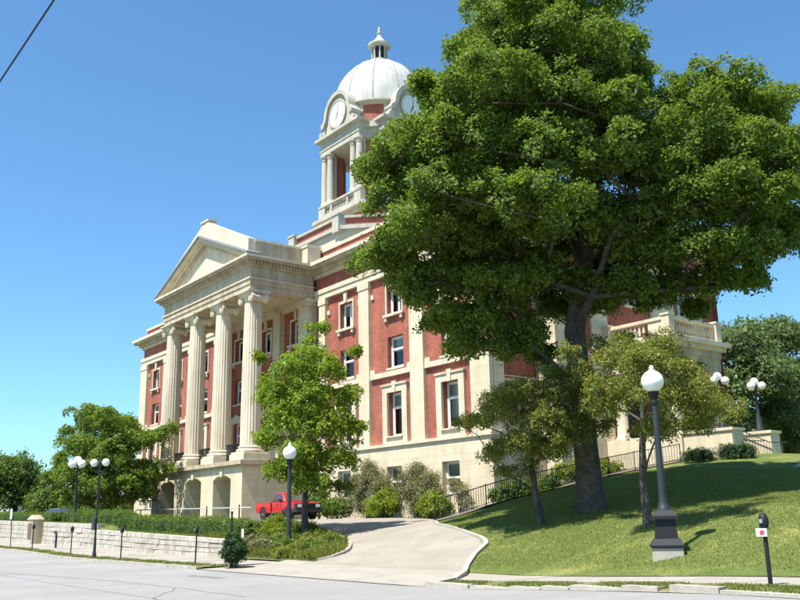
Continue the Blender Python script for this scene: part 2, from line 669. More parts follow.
def skeleton(trunk, lobes, rs, r_tip, r_max, step=1.1):
    """limbs from trunk nodes to every lobe; pipe-model radii; returns the branch MB"""
    pos = [np.array(p, float) for p in trunk]
    par = [-1] + list(range(len(trunk) - 1))
    nt = len(trunk)
    ends = []
    axis = np.array(trunk[-1])
    order = sorted(lobes, key=lambda l: math.dist(l[:2], axis[:2]) * .6 + abs(l[2] - axis[2]) * .4)
    for l in order:
        p = np.array(l[:3]) - np.array([0, 0, .2 * l[3]])
        best, bi = 1e9, 0
        for i, q in enumerate(pos):
            if i == 0:
                continue
            d = p - q
            c = np.linalg.norm(d) + 1.5 * max(0, q[2] - p[2] + .35 * np.linalg.norm(d[:2]))
            if c < best:
                best, bi = c, i
        d = p - pos[bi]
        k = max(1, int(np.linalg.norm(d) / step))
        prev, base = bi, pos[bi].copy()
        for j in range(1, k + 1):
            t = j / k
            q = base + d * t + np.array([0, 0, .12 * np.linalg.norm(d) * math.sin(math.pi * t)]) + rs.normal(0, .07, 3) * (1 if j < k else 0) * step
            pos.append(q)
            par.append(prev)
            prev = len(pos) - 1
        ends.append((prev, l))
    cnt = np.zeros(len(pos))
    for i, _ in ends:
        while i >= 0:
            cnt[i] += 1
            i = par[i]
    rad = np.minimum(r_max, r_tip * np.sqrt(np.maximum(cnt, 1)))
    m = MB()
    for i in range(nt, len(pos)):
        m.tube([pos[par[i]], pos[i]], [min(rad[par[i]], rad[i] * 1.3), rad[i]], 6)
    for i, l in ends:                       # twigs inside the clump
        for _ in range(5):
            d = unit(rs.normal(0, 1, (1, 3)))[0]
            d[2] = abs(d[2]) * .7
            m.tube([pos[i], pos[i] + d * l[3] * .8], [r_tip * .7, r_tip * .25], 4)
    return m


def satellites(lobes, rs, n, f=.42, down=.25):
    """small clumps on the outside of the big ones, for an uneven outline"""
    out = []
    for (x, y, z, r) in lobes:
        for d in unit(rs.normal(0, 1, (n, 3))):
            d[2] = d[2] if d[2] > -.2 else -d[2] * down
            q = r * rs.uniform(.92, 1.2)
            out.append((x + d[0] * q, y + d[1] * q, z + d[2] * q * .85, r * f * rs.uniform(.6, 1.15)))
    return out


def tree(name, label, base, trunk, tr_rad, lobes, leaf, kden, per, size, spray, seed, r_tip=.03, r_max=.3, group=None, wide=.62, step=1.1, cat='tree', low=-.55, nside=12, sat=0, shrink=1.0, inner=.42):
    rs = np.random.RandomState(seed)
    t = thing(name, label, cat, base, group)
    m = MB()
    m.tube(trunk, tr_rad, nside)
    m.build('trunk', MAT['bark'], t, smooth=60)
    tag(skeleton(trunk, lobes, rs, r_tip, r_max, step).build('branches', MAT['bark'], t, smooth=60, fix=False), kind='stuff')
    L2 = [(a, b, c, r * shrink) for a, b, c, r in lobes] + satellites(lobes, rs, sat)
    quads('crown', lobes_to_leaves(L2, rs, kden, per, size, spray, wide=wide, low=low, inner=inner), MAT[leaf], t)
    return t


def shrub(name, label, base, lobes, leaf, kden, per, size, spray, seed, stems=5, group=None, cat='shrub', wide=.6, low=-.75):
    """lobes are relative to the base"""
    rs = np.random.RandomState(seed)
    t = thing(name, label, cat, base, group)
    L = [(base[0] + a, base[1] + b, base[2] + c, r) for a, b, c, r in lobes]
    m = MB()
    for k in range(stems):
        l = L[k % len(L)]
        o = rs.normal(0, .06, 2)
        m.tube([(base[0] + o[0], base[1] + o[1], base[2] - .05),
                ((base[0] + l[0]) / 2 + o[0], (base[1] + l[1]) / 2 + o[1], base[2] + (l[2] - base[2]) * .6),
                (l[0] + o[0], l[1] + o[1], l[2] + .3 * l[3])], [.025, .018, .008], 5)
    m.build('stems', MAT['bark'], t)
    quads('foliage', lobes_to_leaves(L, rs, kden, per, size, spray, wide=wide, low=low), MAT[leaf], t)
    return t


def grass(name, label, poly, dens, h, seed, mat='blade', zoff=0.0, zfn=None, width=.012, clump=0.0):
    rs = np.random.RandomState(seed)
    us = [p[0] for p in poly]
    ws = [p[1] for p in poly]
    n = int((max(us) - min(us)) * (max(ws) - min(ws)) * dens)
    x = rs.uniform(min(us), max(us), n)
    y = rs.uniform(min(ws), max(ws), n)
    k = inside(poly, x, y)
    if clump:
        g = np.sin(x * 2.1 + 1.3 * np.sin(y * 1.7)) + np.sin(x * 4.7 + y * 3.1) + rs.normal(0, .6, n)
        k &= g > (clump - 1)
    x, y = x[k], y[k]
    n = len(x)
    z = (zfn or terrain)(x, y) + zoff
    P = np.stack([x, y, z], 1)
    a = rs.uniform(0, 2 * math.pi, n)
    S = np.stack([np.cos(a), np.sin(a), np.zeros(n)], 1) * width
    H = h * rs.uniform(.45, 1.25, (n, 1))
    lean = np.concatenate([rs.normal(0, .45, (n, 2)), np.ones((n, 1))], 1)
    T = P + lean * H
    Q = P + lean * H * .55
    V = np.stack([P - S, P + S, Q + S * .7, T], axis=1)
    o = quads(name, V, MAT[mat])
    tag(o, label, 'grass', kind='stuff')
    return o

# ================================================================== SETTING
def structure(o):
    return tag(o, kind='structure')


structure(MB().poly([(-3000, -3000, -.5), (3000, -3000, -.5), (3000, 3000, -.5), (-3000, 3000, -.5)]).build('ground', MAT['field']))
road = structure(drape([(-220, -34), (60, -34), (60, 13.8), (-220, 13.8)], 0, 3.0, lambda u, v: street_z(u)).build('road', MAT['road'], fix=False))


def ribbon(pts, w, off):
    m = MB()
    for (a, b), (c, d) in zip(pts, pts[1:]):
        n = Vector((d - b, -(c - a), 0)).normalized() * w / 2
        k = max(1, int(math.dist((a, b), (c, d)) / 1.5))
        for i in range(k):
            P = [(a + (c - a) * t, b + (d - b) * t) for t in (i / k, (i + 1) / k)]
            q = []
            for s, (x, y) in ((-1, P[0]), (-1, P[1]), (1, P[1]), (1, P[0])):
                X, Y = x + s * n.x, y + s * n.y
                q.append((X, Y, float(street_z(X)) + off))
            m.poly(q)
    return m


crk = MB()
rs = np.random.RandomState(3)
for line in ([(-36, 8.0), (-30, 9.1), (-25.5, 9.6), (-22, 9.75), (-18, 9.6)], [(-22, 9.75), (-19.5, 8.2), (-16, 6.8)], [(-26.5, 12.2), (-24.4, 12.25)]):
    pts = []
    for (a, b), (c, d) in zip(line, line[1:]):
        for t in np.linspace(0, 1, 8)[:-1]:
            pts.append((a + (c - a) * t, b + (d - b) * t + rs.normal(0, .04)))
    pts.append(line[-1])
    crk.add(ribbon(pts, .045 if line[0][1] < 12 else .3, .004))
crk.build('crack_seal', MAT['tar'], road, fix=False)

structure(drape([(-34.9, 17.2), (60, 17.2), (60, 120), (-34.9, 120)], 0, 1.0).build('lawn', MAT['grass'], fix=False, smooth=60))
structure(drape([(-200, 18.06), (-34.9, 18.06), (-34.9, 120), (-200, 120)], 0, 1.5).build('terrace_ground', MAT['grass'], fix=False, smooth=60))
structure(drape([(-200, 13.82), (-29.6, 13.82), (-29.2, 14.9), (-200, 14.9)], .02, .5, lambda u, v: street_z(u) + .07 * ss(v, 13.8, 14.1)).build('verge', MAT['drygrass'], fix=False))
structure(drape([(-16.9, 13.8), (30, 13.8), (30, 15.1), (-17.3, 15.1)], .006, .4, lambda u, v: street_z(u) + .065 * ss(v, 13.8, 14.15)).build('verge', MAT['drygrass'], fix=False))

DRIVE = [(-17.0, 13.82), (-17.4, 15.0), (-19.8, 17.6), (-21.0, 19.45), (-21.95, 20.2), (-23.5, 20.9), (-26.9, 22.5), (-28.9, 24.0), (-31, 26), (-36, 29.8),
         (-52, 30.2), (-52, 27.0), (-80, 27.0), (-80, 24.4), (-43, 24.2), (-37, 23.4), (-34.2, 22.4), (-30.9, 21.0), (-28.1, 19.4), (-27.1, 18.4), (-27.4, 17.26), (-29.18, 17.24), (-29.18, 14.95), (-29.55, 14.6), (-29.6, 13.82)]
structure(drape(DRIVE, 0, .7, lambda u, v: terrain(u, v) + .012 + .022 * ss(v, 13.8, 15.2)).build('driveway', MAT['drive'], fix=False, smooth=60))
APRON = [(-17.02, 13.84), (-17.4, 15.0), (-19.4, 17.2), (-29.15, 17.2), (-29.15, 14.97), (-29.5, 14.6), (-29.55, 13.84)]
structure(drape(APRON, .004, .7, lambda u, v: terrain(u, v) + .012 + .022 * ss(v, 13.8, 15.2)).build('driveway_apron', MAT['sidewalk'], fix=False, smooth=60))
BED = [(-52, 30.22), (-36, 29.82), (-31, 26.02), (-30.5, 25.6), (-30.5, 41), (-33.2, 41), (-33.2, 37.2), (-34.4, 37.2), (-34.4, 33), (-52, 33)]
structure(drape(BED, .035, .7).build('planting_bed', MAT['mulch'], fix=False, smooth=60))
structure(drape([(-30.48, 25.6), (-28.6, 23.95), (-27.75, 24.4), (-27.75, 36), (-27.0, 39.2), (-25, 39.6), (-25, 40.9), (-30.48, 40.9)], .04, .7).build('path', MAT['gravel'], fix=False, smooth=60))
ISLAND = [(-27.25, 17.45), (-27.15, 18.4), (-28.0, 19.22), (-30.9, 20.9), (-34.2, 22.3), (-37, 23.3), (-40, 23.6), (-40, 18.2), (-35.4, 18.1), (-35, 17.4)]
structure(drape(ISLAND, .02, .5).build('island_bed', MAT['mulch'], fix=False, smooth=60))

# pavements laid in slabs
def slab(u0, u1, v0, v1, top, dz, mat, name, parent, zf=street_z):
    m = MB()
    za, zb = float(zf(u0)) + top + dz, float(zf(u1)) + top + dz
    m.v = [(u0, v0, za - .15), (u1, v0, zb - .15), (u1, v1, zb - .15), (u0, v1, za - .15), (u0, v0, za), (u1, v0, zb), (u1, v1, zb), (u0, v1, za)]
    m.f = [(3, 2, 1, 0), (4, 5, 6, 7), (0, 1, 5, 4), (1, 2, 6, 5), (2, 3, 7, 6), (3, 0, 4, 7)]
    return m.build(name, mat, parent)


for (a, b, v0, v1) in ((-83.0, -29.2, 14.92, 17.96), (-17.2, 8.0, 15.12, 17.22)):
    base = structure(drape([(a, v0), (b, v0), (b, v1), (a, v1)], .05, 1.0, lambda u, v: street_z(u)).build('sidewalk', MAT['mortar'], fix=False))
    if a > -20:                              # corner piece meeting the driveway kerb
        MB().extrude([(-17.32, 15.12, -.05), (-17.21, 15.12, -.05), (-17.21, 17.24, -.05), (-19.2, 17.24, -.05)], (0, 0, .137)).build('slab', MAT['sidewalk'], base)
    u = a
    while u < b - .2:
        e = min(u + 1.52, b)
        slab(u + .008, e - .008, v0, v1, .12 if a < -20 else .085, rng.uniform(-.006, .006), MAT['sidewalk'], 'slab', base)
        u = e

# kerbs made of stones
kerb = structure(drape([(-200, 13.8), (-29.5, 13.8), (-29.5, 13.95), (-200, 13.95)], .06, 3.0, lambda u, v: street_z(u)).build('kerb', MAT['mortar'], fix=False))
u = -86.0
while u < -29.6:
    w = min(1.8, -29.55 - u)
    slab(u + .01, u + w - .01, 13.8, 13.95, .11, rng.uniform(-.01, .01), MAT['kerb'], 'kerb_stone', kerb)
    u += w
kerb2 = structure(drape([(-16.9, 13.72), (30, 13.72), (30, 13.81), (-16.9, 13.81)], .006, 1.0, lambda u, v: street_z(u)).build('kerb', MAT['mortar'], fix=False))
u = -16.9
while u < -3:
    w = rng.uniform(.5, 1.5)
    m = MB()
    za, zb = float(street_z(u)), float(street_z(u + w))
    k = 5
    front = [(u + w * i / k, 13.76 + rng.uniform(-.02, .03)) for i in range(k + 1)]
    back = [(u + w * i / k, 14.03 + rng.uniform(-.05, .05)) for i in range(k, -1, -1)]
    ring = front + back
    h = rng.uniform(.05, .12)
    m.extrude([(x, y, za - .1) for x, y in ring], (0, 0, h + .1 + (zb - za) * .5))
    ko = m.build('kerb_stone', MAT['kerb'], kerb2)
    u += w + (rng.uniform(.015, .05) if rng.random() < .85 else rng.uniform(.15, .3))


def kerb_path(pts, w, h, name_parent):
    """kerb stones along a path on the terrain"""
    P = []
    for (a, b), (c, d) in zip(pts, pts[1:]):
        k = max(1, round(math.dist((a, b), (c, d)) / .9))
        for i in range(k):
            P.append((a + (c - a) * i / k, b + (d - b) * i / k))
    P.append(pts[-1])
    for p, q in zip(P, P[1:]):
        n = Vector((q[1] - p[1], -(q[0] - p[0]), 0)).normalized() * w
        g = (Vector((q[0] - p[0], q[1] - p[1], 0)).normalized()) * .008
        m = MB()
        ring = [(p[0] + g.x, p[1] + g.y), (q[0] - g.x, q[1] - g.y), (q[0] - g.x + n.x, q[1] - g.y + n.y), (p[0] + g.x + n.x, p[1] + g.y + n.y)]
        zs = [tz(p[0], p[1]), tz(q[0], q[1]), tz(q[0], q[1]), tz(p[0], p[1])]
        m.v = [(x, y, z - .1) for (x, y), z in zip(ring, zs)] + [(x, y, z + h) for (x, y), z in zip(ring, zs)]
        m.f = [(3, 2, 1, 0), (4, 5, 6, 7), (0, 1, 5, 4), (1, 2, 6, 5), (2, 3, 7, 6), (3, 0, 4, 7)]
        m.build('kerb_stone', MAT['kerb'], name_parent)


RK = [(-17.05, 14.1), (-17.4, 15.0), (-18.5, 16.3), (-19.8, 17.6), (-20.55, 18.6), (-20.85, 19.15), (-21.1, 19.6), (-21.5, 19.95), (-22.1, 20.3), (-23.5, 20.9), (-25.2, 21.65), (-26.9, 22.5), (-28.3, 23.5)]
dk = structure(ribbon([(-17.2, 14.0), (-17.4, 14.4)], .1, .03).build('driveway_kerb', MAT['kerb']))
kerb_path(RK, .15, .11, dk)
LK = [(-36.4, 23.2), (-34.2, 22.4), (-30.9, 21.0), (-29.0, 20.0), (-28.0, 19.3), (-27.4, 18.8), (-27.12, 18.35), (-27.1, 17.9), (-27.35, 17.4)]
dk2 = structure(ribbon([(-27.3, 17.6), (-27.25, 17.8)], .1, .03).build('driveway_kerb', MAT['kerb']))
kerb_path(LK, .15, .12, dk2)

# ================================================================== COURTHOUSE
CX, CY = -59.5, 44.45
ch = thing('courthouse', 'red brick and cream stone courthouse with columned portico and white domed clock tower', 'courthouse', (CX, 33, 1.2))
FR, RE, EA, WE, EP0 = 33.0, 55.9, -34.5, -84.5, 37.1      # brick face planes


def wallgrid(m, org, ax, nrm, a0, a1, z0, z1, ops, depth):
    """upright wall face with rectangular openings and their reveals"""
    org, ax, nrm = Vector(org), Vector(ax), Vector(nrm)
    def P(a, z, d=0.0):
        return org + ax * a - nrm * d + Vector((0, 0, z))
    A = sorted({a0, a1, *[o[0] for o in ops], *[o[1] for o in ops]})
    Z = sorted({z0, z1, *[o[2] for o in ops], *[o[3] for o in ops]})
    A = [a for a in A if a0 <= a <= a1]
    Z = [z for z in Z if z0 <= z <= z1]
    for p, q in zip(A, A[1:]):
        for r, s in zip(Z, Z[1:]):
            ca, cz = (p + q) / 2, (r + s) / 2
            if any(o[0] < ca < o[1] and o[2] < cz < o[3] for o in ops):
                continue
            m.poly([P(p, r), P(q, r), P(q, s), P(p, s)])
    for o in ops:
        b, c, r, s = o
        m.poly([P(b, r), P(b, s), P(b, s, depth), P(b, r, depth)])
        m.poly([P(c, r), P(c, r, depth), P(c, s, depth), P(c, s)])
        m.poly([P(b, s), P(c, s), P(c, s, depth), P(b, s, depth)])
        m.poly([P(b, r), P(b, r, depth), P(c, r, depth), P(c, r)])
    return m


# ---- window kinds: frame at the origin facing -Y, sill centre at (0, 0, 0)
WK = {}


def window_kind(key, w, h, cols, rows, bar=.085):
    fr = MB()
    hw = w / 2
    o = .11
    fr.box(-hw, -hw + o, 0, .12, 0, h).box(hw - o, hw, 0, .12, 0, h)
    fr.box(-hw + o, hw - o, 0, .12, h - o, h).box(-hw + o, hw - o, 0, .12, 0, o)
    xs = [-hw + o] + [(-hw + w * c) for c in cols] + [hw - o]
    zs = [o] + [h * r for r in rows] + [h - o]
    panes = []
    for r in rows:
        fr.box(-hw + o, hw - o, .004, .11, h * r - bar / 2, h * r + bar / 2)
    for i, c in enumerate(cols):
        x = -hw + w * c
        for za, zb in zip(zs, zs[1:]):
            a = za + (bar / 2 if za != zs[0] else 0)
            b = zb - (bar / 2 if zb != zs[-1] else 0)
            fr.box(x - bar / 2, x + bar / 2, .006, .105, a, b)
    k = 0
    for za, zb in zip(zs, zs[1:]):
        for xa, xb in zip(xs, xs[1:]):
            ins = .045
            x0, x1 = xa + (bar / 2 if xa != xs[0] else 0), xb - (bar / 2 if xb != xs[-1] else 0)
            z0, z1 = za + (bar / 2 if za != zs[0] else 0), zb - (bar / 2 if zb != zs[-1] else 0)
            s = MB()                         # sash round each pane
            s.box(x0, x0 + ins, .05, .09, z0, z1).box(x1 - ins, x1, .05, .09, z0, z1)
            s.box(x0 + ins, x1 - ins, .05, .09, z0, z0 + ins).box(x0 + ins, x1 - ins, .05, .09, z1 - ins, z1)
            g = [MB().poly([(x0 + ins, .07, z0 + ins), (x1 - ins, .07, z0 + ins), (x1 - ins, .07, z1 - ins), (x0 + ins, .07, z1 - ins)]).mesh('pane', MAT[mm], fix=False) for mm in ('pane',)]
            panes.append((s.mesh('sash', MAT['white']), g, k))
            k += 1
    blinds = []
    for f in (.3, .45, .6, .78):
        bm_ = MB()
        zb0 = h - o - (h - 2 * o) * f
        bm_.box(-hw + o, hw - o, .15, .16, zb0, h - o).box(-hw + o, hw - o, .145, .165, zb0 - .03, zb0)
        blinds.append(bm_.mesh('blind', MAT['blind']))
    WK[key] = (fr.mesh('window', MAT['white']), panes, blinds)


window_kind('base', 1.5, 1.85, [], [.5])
window_kind('first', 1.5, 2.72, [], [.66])
window_kind('second', 1.6, 2.0, [], [.6])
window_kind('third', 1.55, 1.8, [.5], [])
window_kind('tall', 1.5, 3.0, [.5], [.62])
wr = random.Random(11)


def window(key, x, y, z, rotz=0.0):
    me, panes, blinds = WK[key]
    o = link('window', me, ch, (x, y, z), rotz)
    for s, g, k in panes:
        link('sash', s, o)
        link('pane', g[0], o)
    if wr.random() < .7:
        link('blind', wr.choice(blinds), o)
    return o


# ---- front and rear wings
BAYS = [-48.4, -43.0, -37.75]
mir = lambda u: 2 * CX - u
bays_all = BAYS + [mir(b) for b in BAYS]
porch_bays = [CX - 4.5, CX, CX + 4.5]
Z0 = 0.8
OPS_B = [(b - .75, b + .75, 2.85, 4.7) for b in bays_all]
OPS_1 = [(b - .75, b + .75, 6.55, 9.27) for b in bays_all + porch_bays]
OPS_2 = [(b - .8, b + .8, 10.85, 12.85) for b in bays_all + porch_bays]
OPS_3 = [(b - .775, b + .775, 14.3, 16.1) for b in bays_all + porch_bays]
bs = MB()
wallgrid(bs, (0, FR - .2, 0), (1, 0, 0), (0, -1, 0), WE - .2, EA + .2, Z0, 5.9, OPS_B, .45)
SB = [(34.45, 35.95, 4.4, 5.2)]
wallgrid(bs, (EA + .2, 0, 0), (0, 1, 0), (1, 0, 0), FR - .2, RE + .2, Z0, 5.9, [], .4)
bs.poly([(WE - .2, FR - .2, Z0), (WE - .2, RE + .2, Z0), (WE - .2, RE + .2, 5.9), (WE - .2, FR - .2, 5.9)])
bs.poly([(WE - .2, RE + .2, Z0), (EA + .2, RE + .2, Z0), (EA + .2, RE + .2, 5.9), (WE - .2, RE + .2, 5.9)])
bs.poly([(WE - .2, FR - .2, 5.9), (EA + .2, FR - .2, 5.9), (EA + .2, RE + .2, 5.9), (WE - .2, RE + .2, 5.9)])
bs.build('basement_wall', MAT['stone'], ch, fix=False)

bw = MB()
wallgrid(bw, (0, FR + .06, 0), (1, 0, 0), (0, -1, 0), WE, EA, 5.9, 16.9, OPS_1 + OPS_2 + OPS_3, .42)
SIDE_W = [35.2]
wallgrid(bw, (EA - .35, 0, 0), (0, 1, 0), (1, 0, 0), FR, RE, 5.9, 16.9, [(34.45, 35.95, 6.55, 9.27), (34.45, 35.95, 10.85, 12.85), (34.45, 35.95, 14.3, 16.1)], .4)
bw.poly([(WE, FR, 5.9), (WE, RE, 5.9), (WE, RE, 16.9), (WE, FR, 16.9)])
bw.poly([(WE, RE, 5.9), (EA, RE, 5.9), (EA, RE, 16.9), (WE, RE, 16.9)])
bw.build('brick_wall', MAT['brick'], ch, fix=False)

# stone dado round the ground-floor window in the recess of the east side
dd = MB()
wallgrid(dd, (EA - .33, 0, 0), (0, 1, 0), (1, 0, 0), FR + .9, EP0, 5.9, 9.35, [(34.45, 35.95, 6.55, 9.27)], .1)
dd.build('recess_dado', MAT['stone'], ch, fix=False)
# dark rooms behind the openings
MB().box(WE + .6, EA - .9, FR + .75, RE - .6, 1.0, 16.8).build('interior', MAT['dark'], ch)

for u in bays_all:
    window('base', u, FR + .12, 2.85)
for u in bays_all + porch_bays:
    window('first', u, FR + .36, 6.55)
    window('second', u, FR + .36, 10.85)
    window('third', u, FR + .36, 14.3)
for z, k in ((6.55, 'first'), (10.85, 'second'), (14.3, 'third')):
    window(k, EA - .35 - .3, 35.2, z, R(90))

# water table, pilasters, belts
MB().box(WE - .32, EA + .32, FR - .32, RE + .32, 5.9, 6.08).build('water_table', MAT['trim'], ch)
PIL = [(-51.55, -50.75), (-46.65, -45.5), (-41.25, -39.95), (-35.85, -34.28)]
PIL += [(mir(b), mir(a)) for a, b in PIL]
for a, b in PIL:
    p = MB().box(a, b, FR - .22, FR + .055, 6.08, 16.9 - .45).build('pilaster', MAT['stone'], ch)
    MB().box(a - .06, b + .06, FR - .27, FR + .055, 16.45, 16.9).build('pilaster_cap', MAT['trim'], p)
MB().box(EA - .6, EA + .212, FR - .215, FR + .9, 6.08, 16.895).build('corner_pier', MAT['stone'], ch)
MB().box(WE - .212, WE + .6, FR - .215, FR + .9, 6.08, 16.895).build('corner_pier', MAT['stone'], ch)
GAP = [(-50.75, -46.65), (-45.5, -41.25), (-39.95, -35.85)]
GAP += [(mir(b), mir(a)) for a, b in GAP]
for a, b in GAP:
    MB().box(a, b, FR - .13, FR + .055, 10.3, 10.62).box(a, a + .45, FR - .1, FR + .055, 10.62, 10.92).box(b - .45, b, FR - .1, FR + .055, 10.62, 10.92).build('belt_course', MAT['trim'], ch)
    for e in (a + .18, b - .18):
        MB().box(e - .14, e + .14, FR - .05, FR + .055, 15.65, 15.95).build('corner_block', MAT['trim'], ch)
for u in bays_all + porch_bays:
    s = MB()                                   # ground-floor surround down to the water table
    y0, y1 = FR - .12, FR + .055
    s.box(u - 1.24, u - .75, y0, y1, 6.08, 9.27).box(u + .75, u + 1.24, y0, y1, 6.08, 9.27)
    s.box(u - 1.24, u + 1.24, y0, y1, 9.27, 9.7).box(u - .75, u + .75, y0 + .02, y1, 6.08, 6.5)
    so_ = s.build('window_surround', MAT['trim'], ch)
    MB().box(u - 1.3, u + 1.3, y0 - .07, y1, 9.7, 9.8).build('surround_cap', MAT['trim'], so_)
    MB().extrude([(u - .14, y0 - .06, 9.24), (u + .14, y0 - .06, 9.24), (u + .2, y0 - .06, 9.95), (u - .2, y0 - .06, 9.95)], (0, .16, 0)).build('keystone', MAT['trim'], so_)
    MB().box(u - .83, u + .83, y0 - .1, FR + .3, 6.47, 6.55).build('sill', MAT['trim'], so_)
    MB().box(u - .92, u + .92, FR - .02, FR + .4, 10.72, 10.85).build('sill', MAT['trim'], ch)
    t = MB()
    t.box(u - .9, u - .775, FR - .03, FR + .055, 14.3, 16.1).box(u + .775, u + .9, FR - .03, FR + .055, 14.3, 16.1).box(u - .9, u + .9, FR - .03, FR + .055, 16.1, 16.25)
    to_ = t.build('window_surround', MAT['trim'], ch)
    MB().box(u - 1.05, u + 1.05, FR - .17, FR + .4, 14.14, 14.3).build('sill', MAT['trim'], to_)
    for e in (-.8, .8):
        MB().box(u + e - .1, u + e + .1, FR - .12, FR + .055, 13.88, 14.14).build('bracket', MAT['trim'], to_)
    MB().extrude([(u - .15, FR - .12, 16.1), (u + .15, FR - .12, 16.1), (u + .2, FR - .12, 16.85), (u - .2, FR - .12, 16.85)], (0, .14, 0)).build('keystone', MAT['trim'], to_)

# entablature round the main block, with the east pavilion
EP = (37.1, 51.8, EA + 1.2)


def ring(name, mat, z0, z1, ov, par=None, ep=True):
    m = MB()
    m.box(WE - ov, EA + ov, FR - ov, RE + ov, z0, z1)
    if ep:
        m.box(EA, EP[2] + ov - .003, EP[0] - ov, EP[1] + ov, z0 + .002, z1 - .002)
    return m.build(name, mat, par or ch)


ring('architrave', MAT['trim'], 16.9, 17.3, .20)
ring('architrave', MAT['trim'], 17.3, 17.62, .27)
ring('frieze', MAT['brick'], 17.62, 18.56, .03)
ring('cornice', MAT['trim'], 18.56, 18.82, .22)
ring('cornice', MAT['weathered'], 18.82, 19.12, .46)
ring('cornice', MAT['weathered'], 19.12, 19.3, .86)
ring('cornice', MAT['trim'], 19.3, 19.56, .98)
ring('parapet', MAT['brick'], 19.56, 20.5, -.12)
ring('parapet_coping', MAT['trim'], 20.5, 20.72, -.02)
MB().box(WE + .5, EA - .5, FR + .5, RE - .5, 20.72, 20.74).build('roof', MAT['roof'], ch)

# east pavilion: brick, stone corner piers, windows, and the entrance porch in front of it
ep = MB()
ops = []
for vc in (39.0, 44.45, 49.9):
    ops += [(vc - .75, vc + .75, 6.55, 9.27), (vc - .8, vc + .8, 10.85, 12.85), (vc - .775, vc + .775, 14.3, 16.1)]
wallgrid(ep, (EP[2], 0, 0), (0, 1, 0), (1, 0, 0), EP[0], EP[1], 3.0, 16.9, ops, .4)
ep.poly([(EA - .3, EP[0], 3.0), (EP[2], EP[0], 3.0), (EP[2], EP[0], 16.9), (EA - .3, EP[0], 16.9)])
ep.poly([(EA - .3, EP[1], 3.0), (EP[2], EP[1], 3.0), (EP[2], EP[1], 16.9), (EA - .3, EP[1], 16.9)])
ep.build('pavilion_wall', MAT['brick'], ch, fix=False)
for vc in (39.0, 44.45, 49.9):
    for z, k in ((6.55, 'first'), (10.85, 'second'), (14.3, 'third')):
        window(k, EP[2] - .3, vc, z, R(90))
        MB().box(EP[2] - .02, EP[2] + .14, vc - 1.0, vc + 1.0, z - .16, z).build('sill', MAT['trim'], ch)
MB().box(EA - .3, EP[2] + .2, EP[0] - .2, EP[1] + .2, 3.0, 5.9).build('pavilion_base', MAT['stone'], ch)
for a, b in ((EP[0] - .14, 37.95), (40.2, 41.7), (46.2, 48.6), (50.7, EP[1] + .14)):
    x0 = EA - .3 if a < 38 or b > 51 else EP[2] - .1
    MB().box(x0, EP[2] + .16, a, b, 5.9, 16.9).build('pilaster', MAT['stone'], ch)
# porch
PX0, PX1, PV0, PV1 = EP[2] + .16, -28.6, 41.3, 46.1
MB().box(PX0, PX1 + .5, PV0 - .5, PV1 + .5, 3.2, 5.75).build('porch_platform', MAT['stone'], ch)
pe = MB()
pe.box(PX0, PX1, PV0, PV1, 9.6, 10.35).box(PX0, PX1 + .06, PV0 - .06, PV1 + .06, 10.35, 10.75)
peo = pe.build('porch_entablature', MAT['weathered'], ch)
MB().box(PX0, PX1 + .28, PV0 - .28, PV1 + .28, 10.75, 11.0).box(PX0, PX1 + .5, PV0 - .5, PV1 + .5, 11.0, 11.25).build('porch_cornice', MAT['trim'], ch)
for cx_, cy_ in ((PX1 - .45, PV0 + .45), (PX1 - .45, PV1 - .45), (PX0 + .5, PV0 + .45), (PX0 + .5, PV1 - .45)):
    c = MB().lathe([(.42, 0), (.42, .15), (.36, .25), (.34, .4), (.33, 2.0), (.29, 3.4), (.36, 3.5), (.36, 3.6), (.42, 3.7), (.42, 3.85)], (cx_, cy_, 5.75), 20).build('porch_column', MAT['trim'], ch, smooth=40)
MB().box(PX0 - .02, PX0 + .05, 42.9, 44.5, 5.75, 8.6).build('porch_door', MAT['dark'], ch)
zb = 11.25
for (xa, xb, ya, yb) in ((PX1 - .35, PX1 + .15, PV0 - .15, PV0 + .35), (PX1 - .35, PX1 + .15, PV1 - .35, PV1 + .15), (PX0, PX0 + .5, PV0 - .15, PV0 + .35), (PX0, PX0 + .5, PV1 - .35, PV1 + .15)):
    MB().box(xa, xb, ya, yb, zb, zb + 1.2).box(xa - .05, xb + .05, ya - .05, yb + .05, zb + 1.2, zb + 1.32).build('balcony_pedestal', MAT['trim'], ch)
rl = MB()
rl.box(PX1 - .22, PX1 + .02, PV0 + .35, PV1 - .35, zb, zb + .22).box(PX1 - .25, PX1 + .05, PV0 + .35, PV1 - .35, zb + 1.0, zb + 1.18)
rl.box(PX0 + .5, PX1 - .35, PV0 - .02, PV0 + .22, zb, zb + .22).box(PX0 + .5, PX1 - .35, PV0 - .05, PV0 + .25, zb + 1.0, zb + 1.18)
rl.box(PX1 - 1.4, PX1 - .35, PV0 + .02, PV0 + .18, zb + .22, zb + 1.0)
rl.build('balcony_rail', MAT['trim'], ch)
prof = [(.07, 0), (.05, .1), (.1, .3), (.05, .6), (.07, .78)]
bl = MB()
y = PV0 + .55
while y < PV1 - .45:
    bl.lathe(prof, (PX1 - .1, y, zb + .22), 8)
    y += .3
x = PX0 + .7
while x < PX1 - 1.5:
    bl.lathe(prof, (x, PV0 + .1, zb + .22), 8)
    x += .3
tag(bl.build('balusters', MAT['trim'], ch, smooth=50), kind='stuff')

# ---- portico
PF, PL, PR = 27.3, CX - 7.45, CX + 7.4
arch_c = [CX - 4.5, CX, CX + 4.5]
pod = MB()
zs_, zt_ = Z0, 5.1
edges = [PL] + [e for c in arch_c for e in (c - 1.3, c + 1.3)] + [PR]
D = 3.2
for i in range(0, len(edges), 2):
    pod.box(edges[i], edges[i + 1], PF, PF + D, zs_, 4.35)
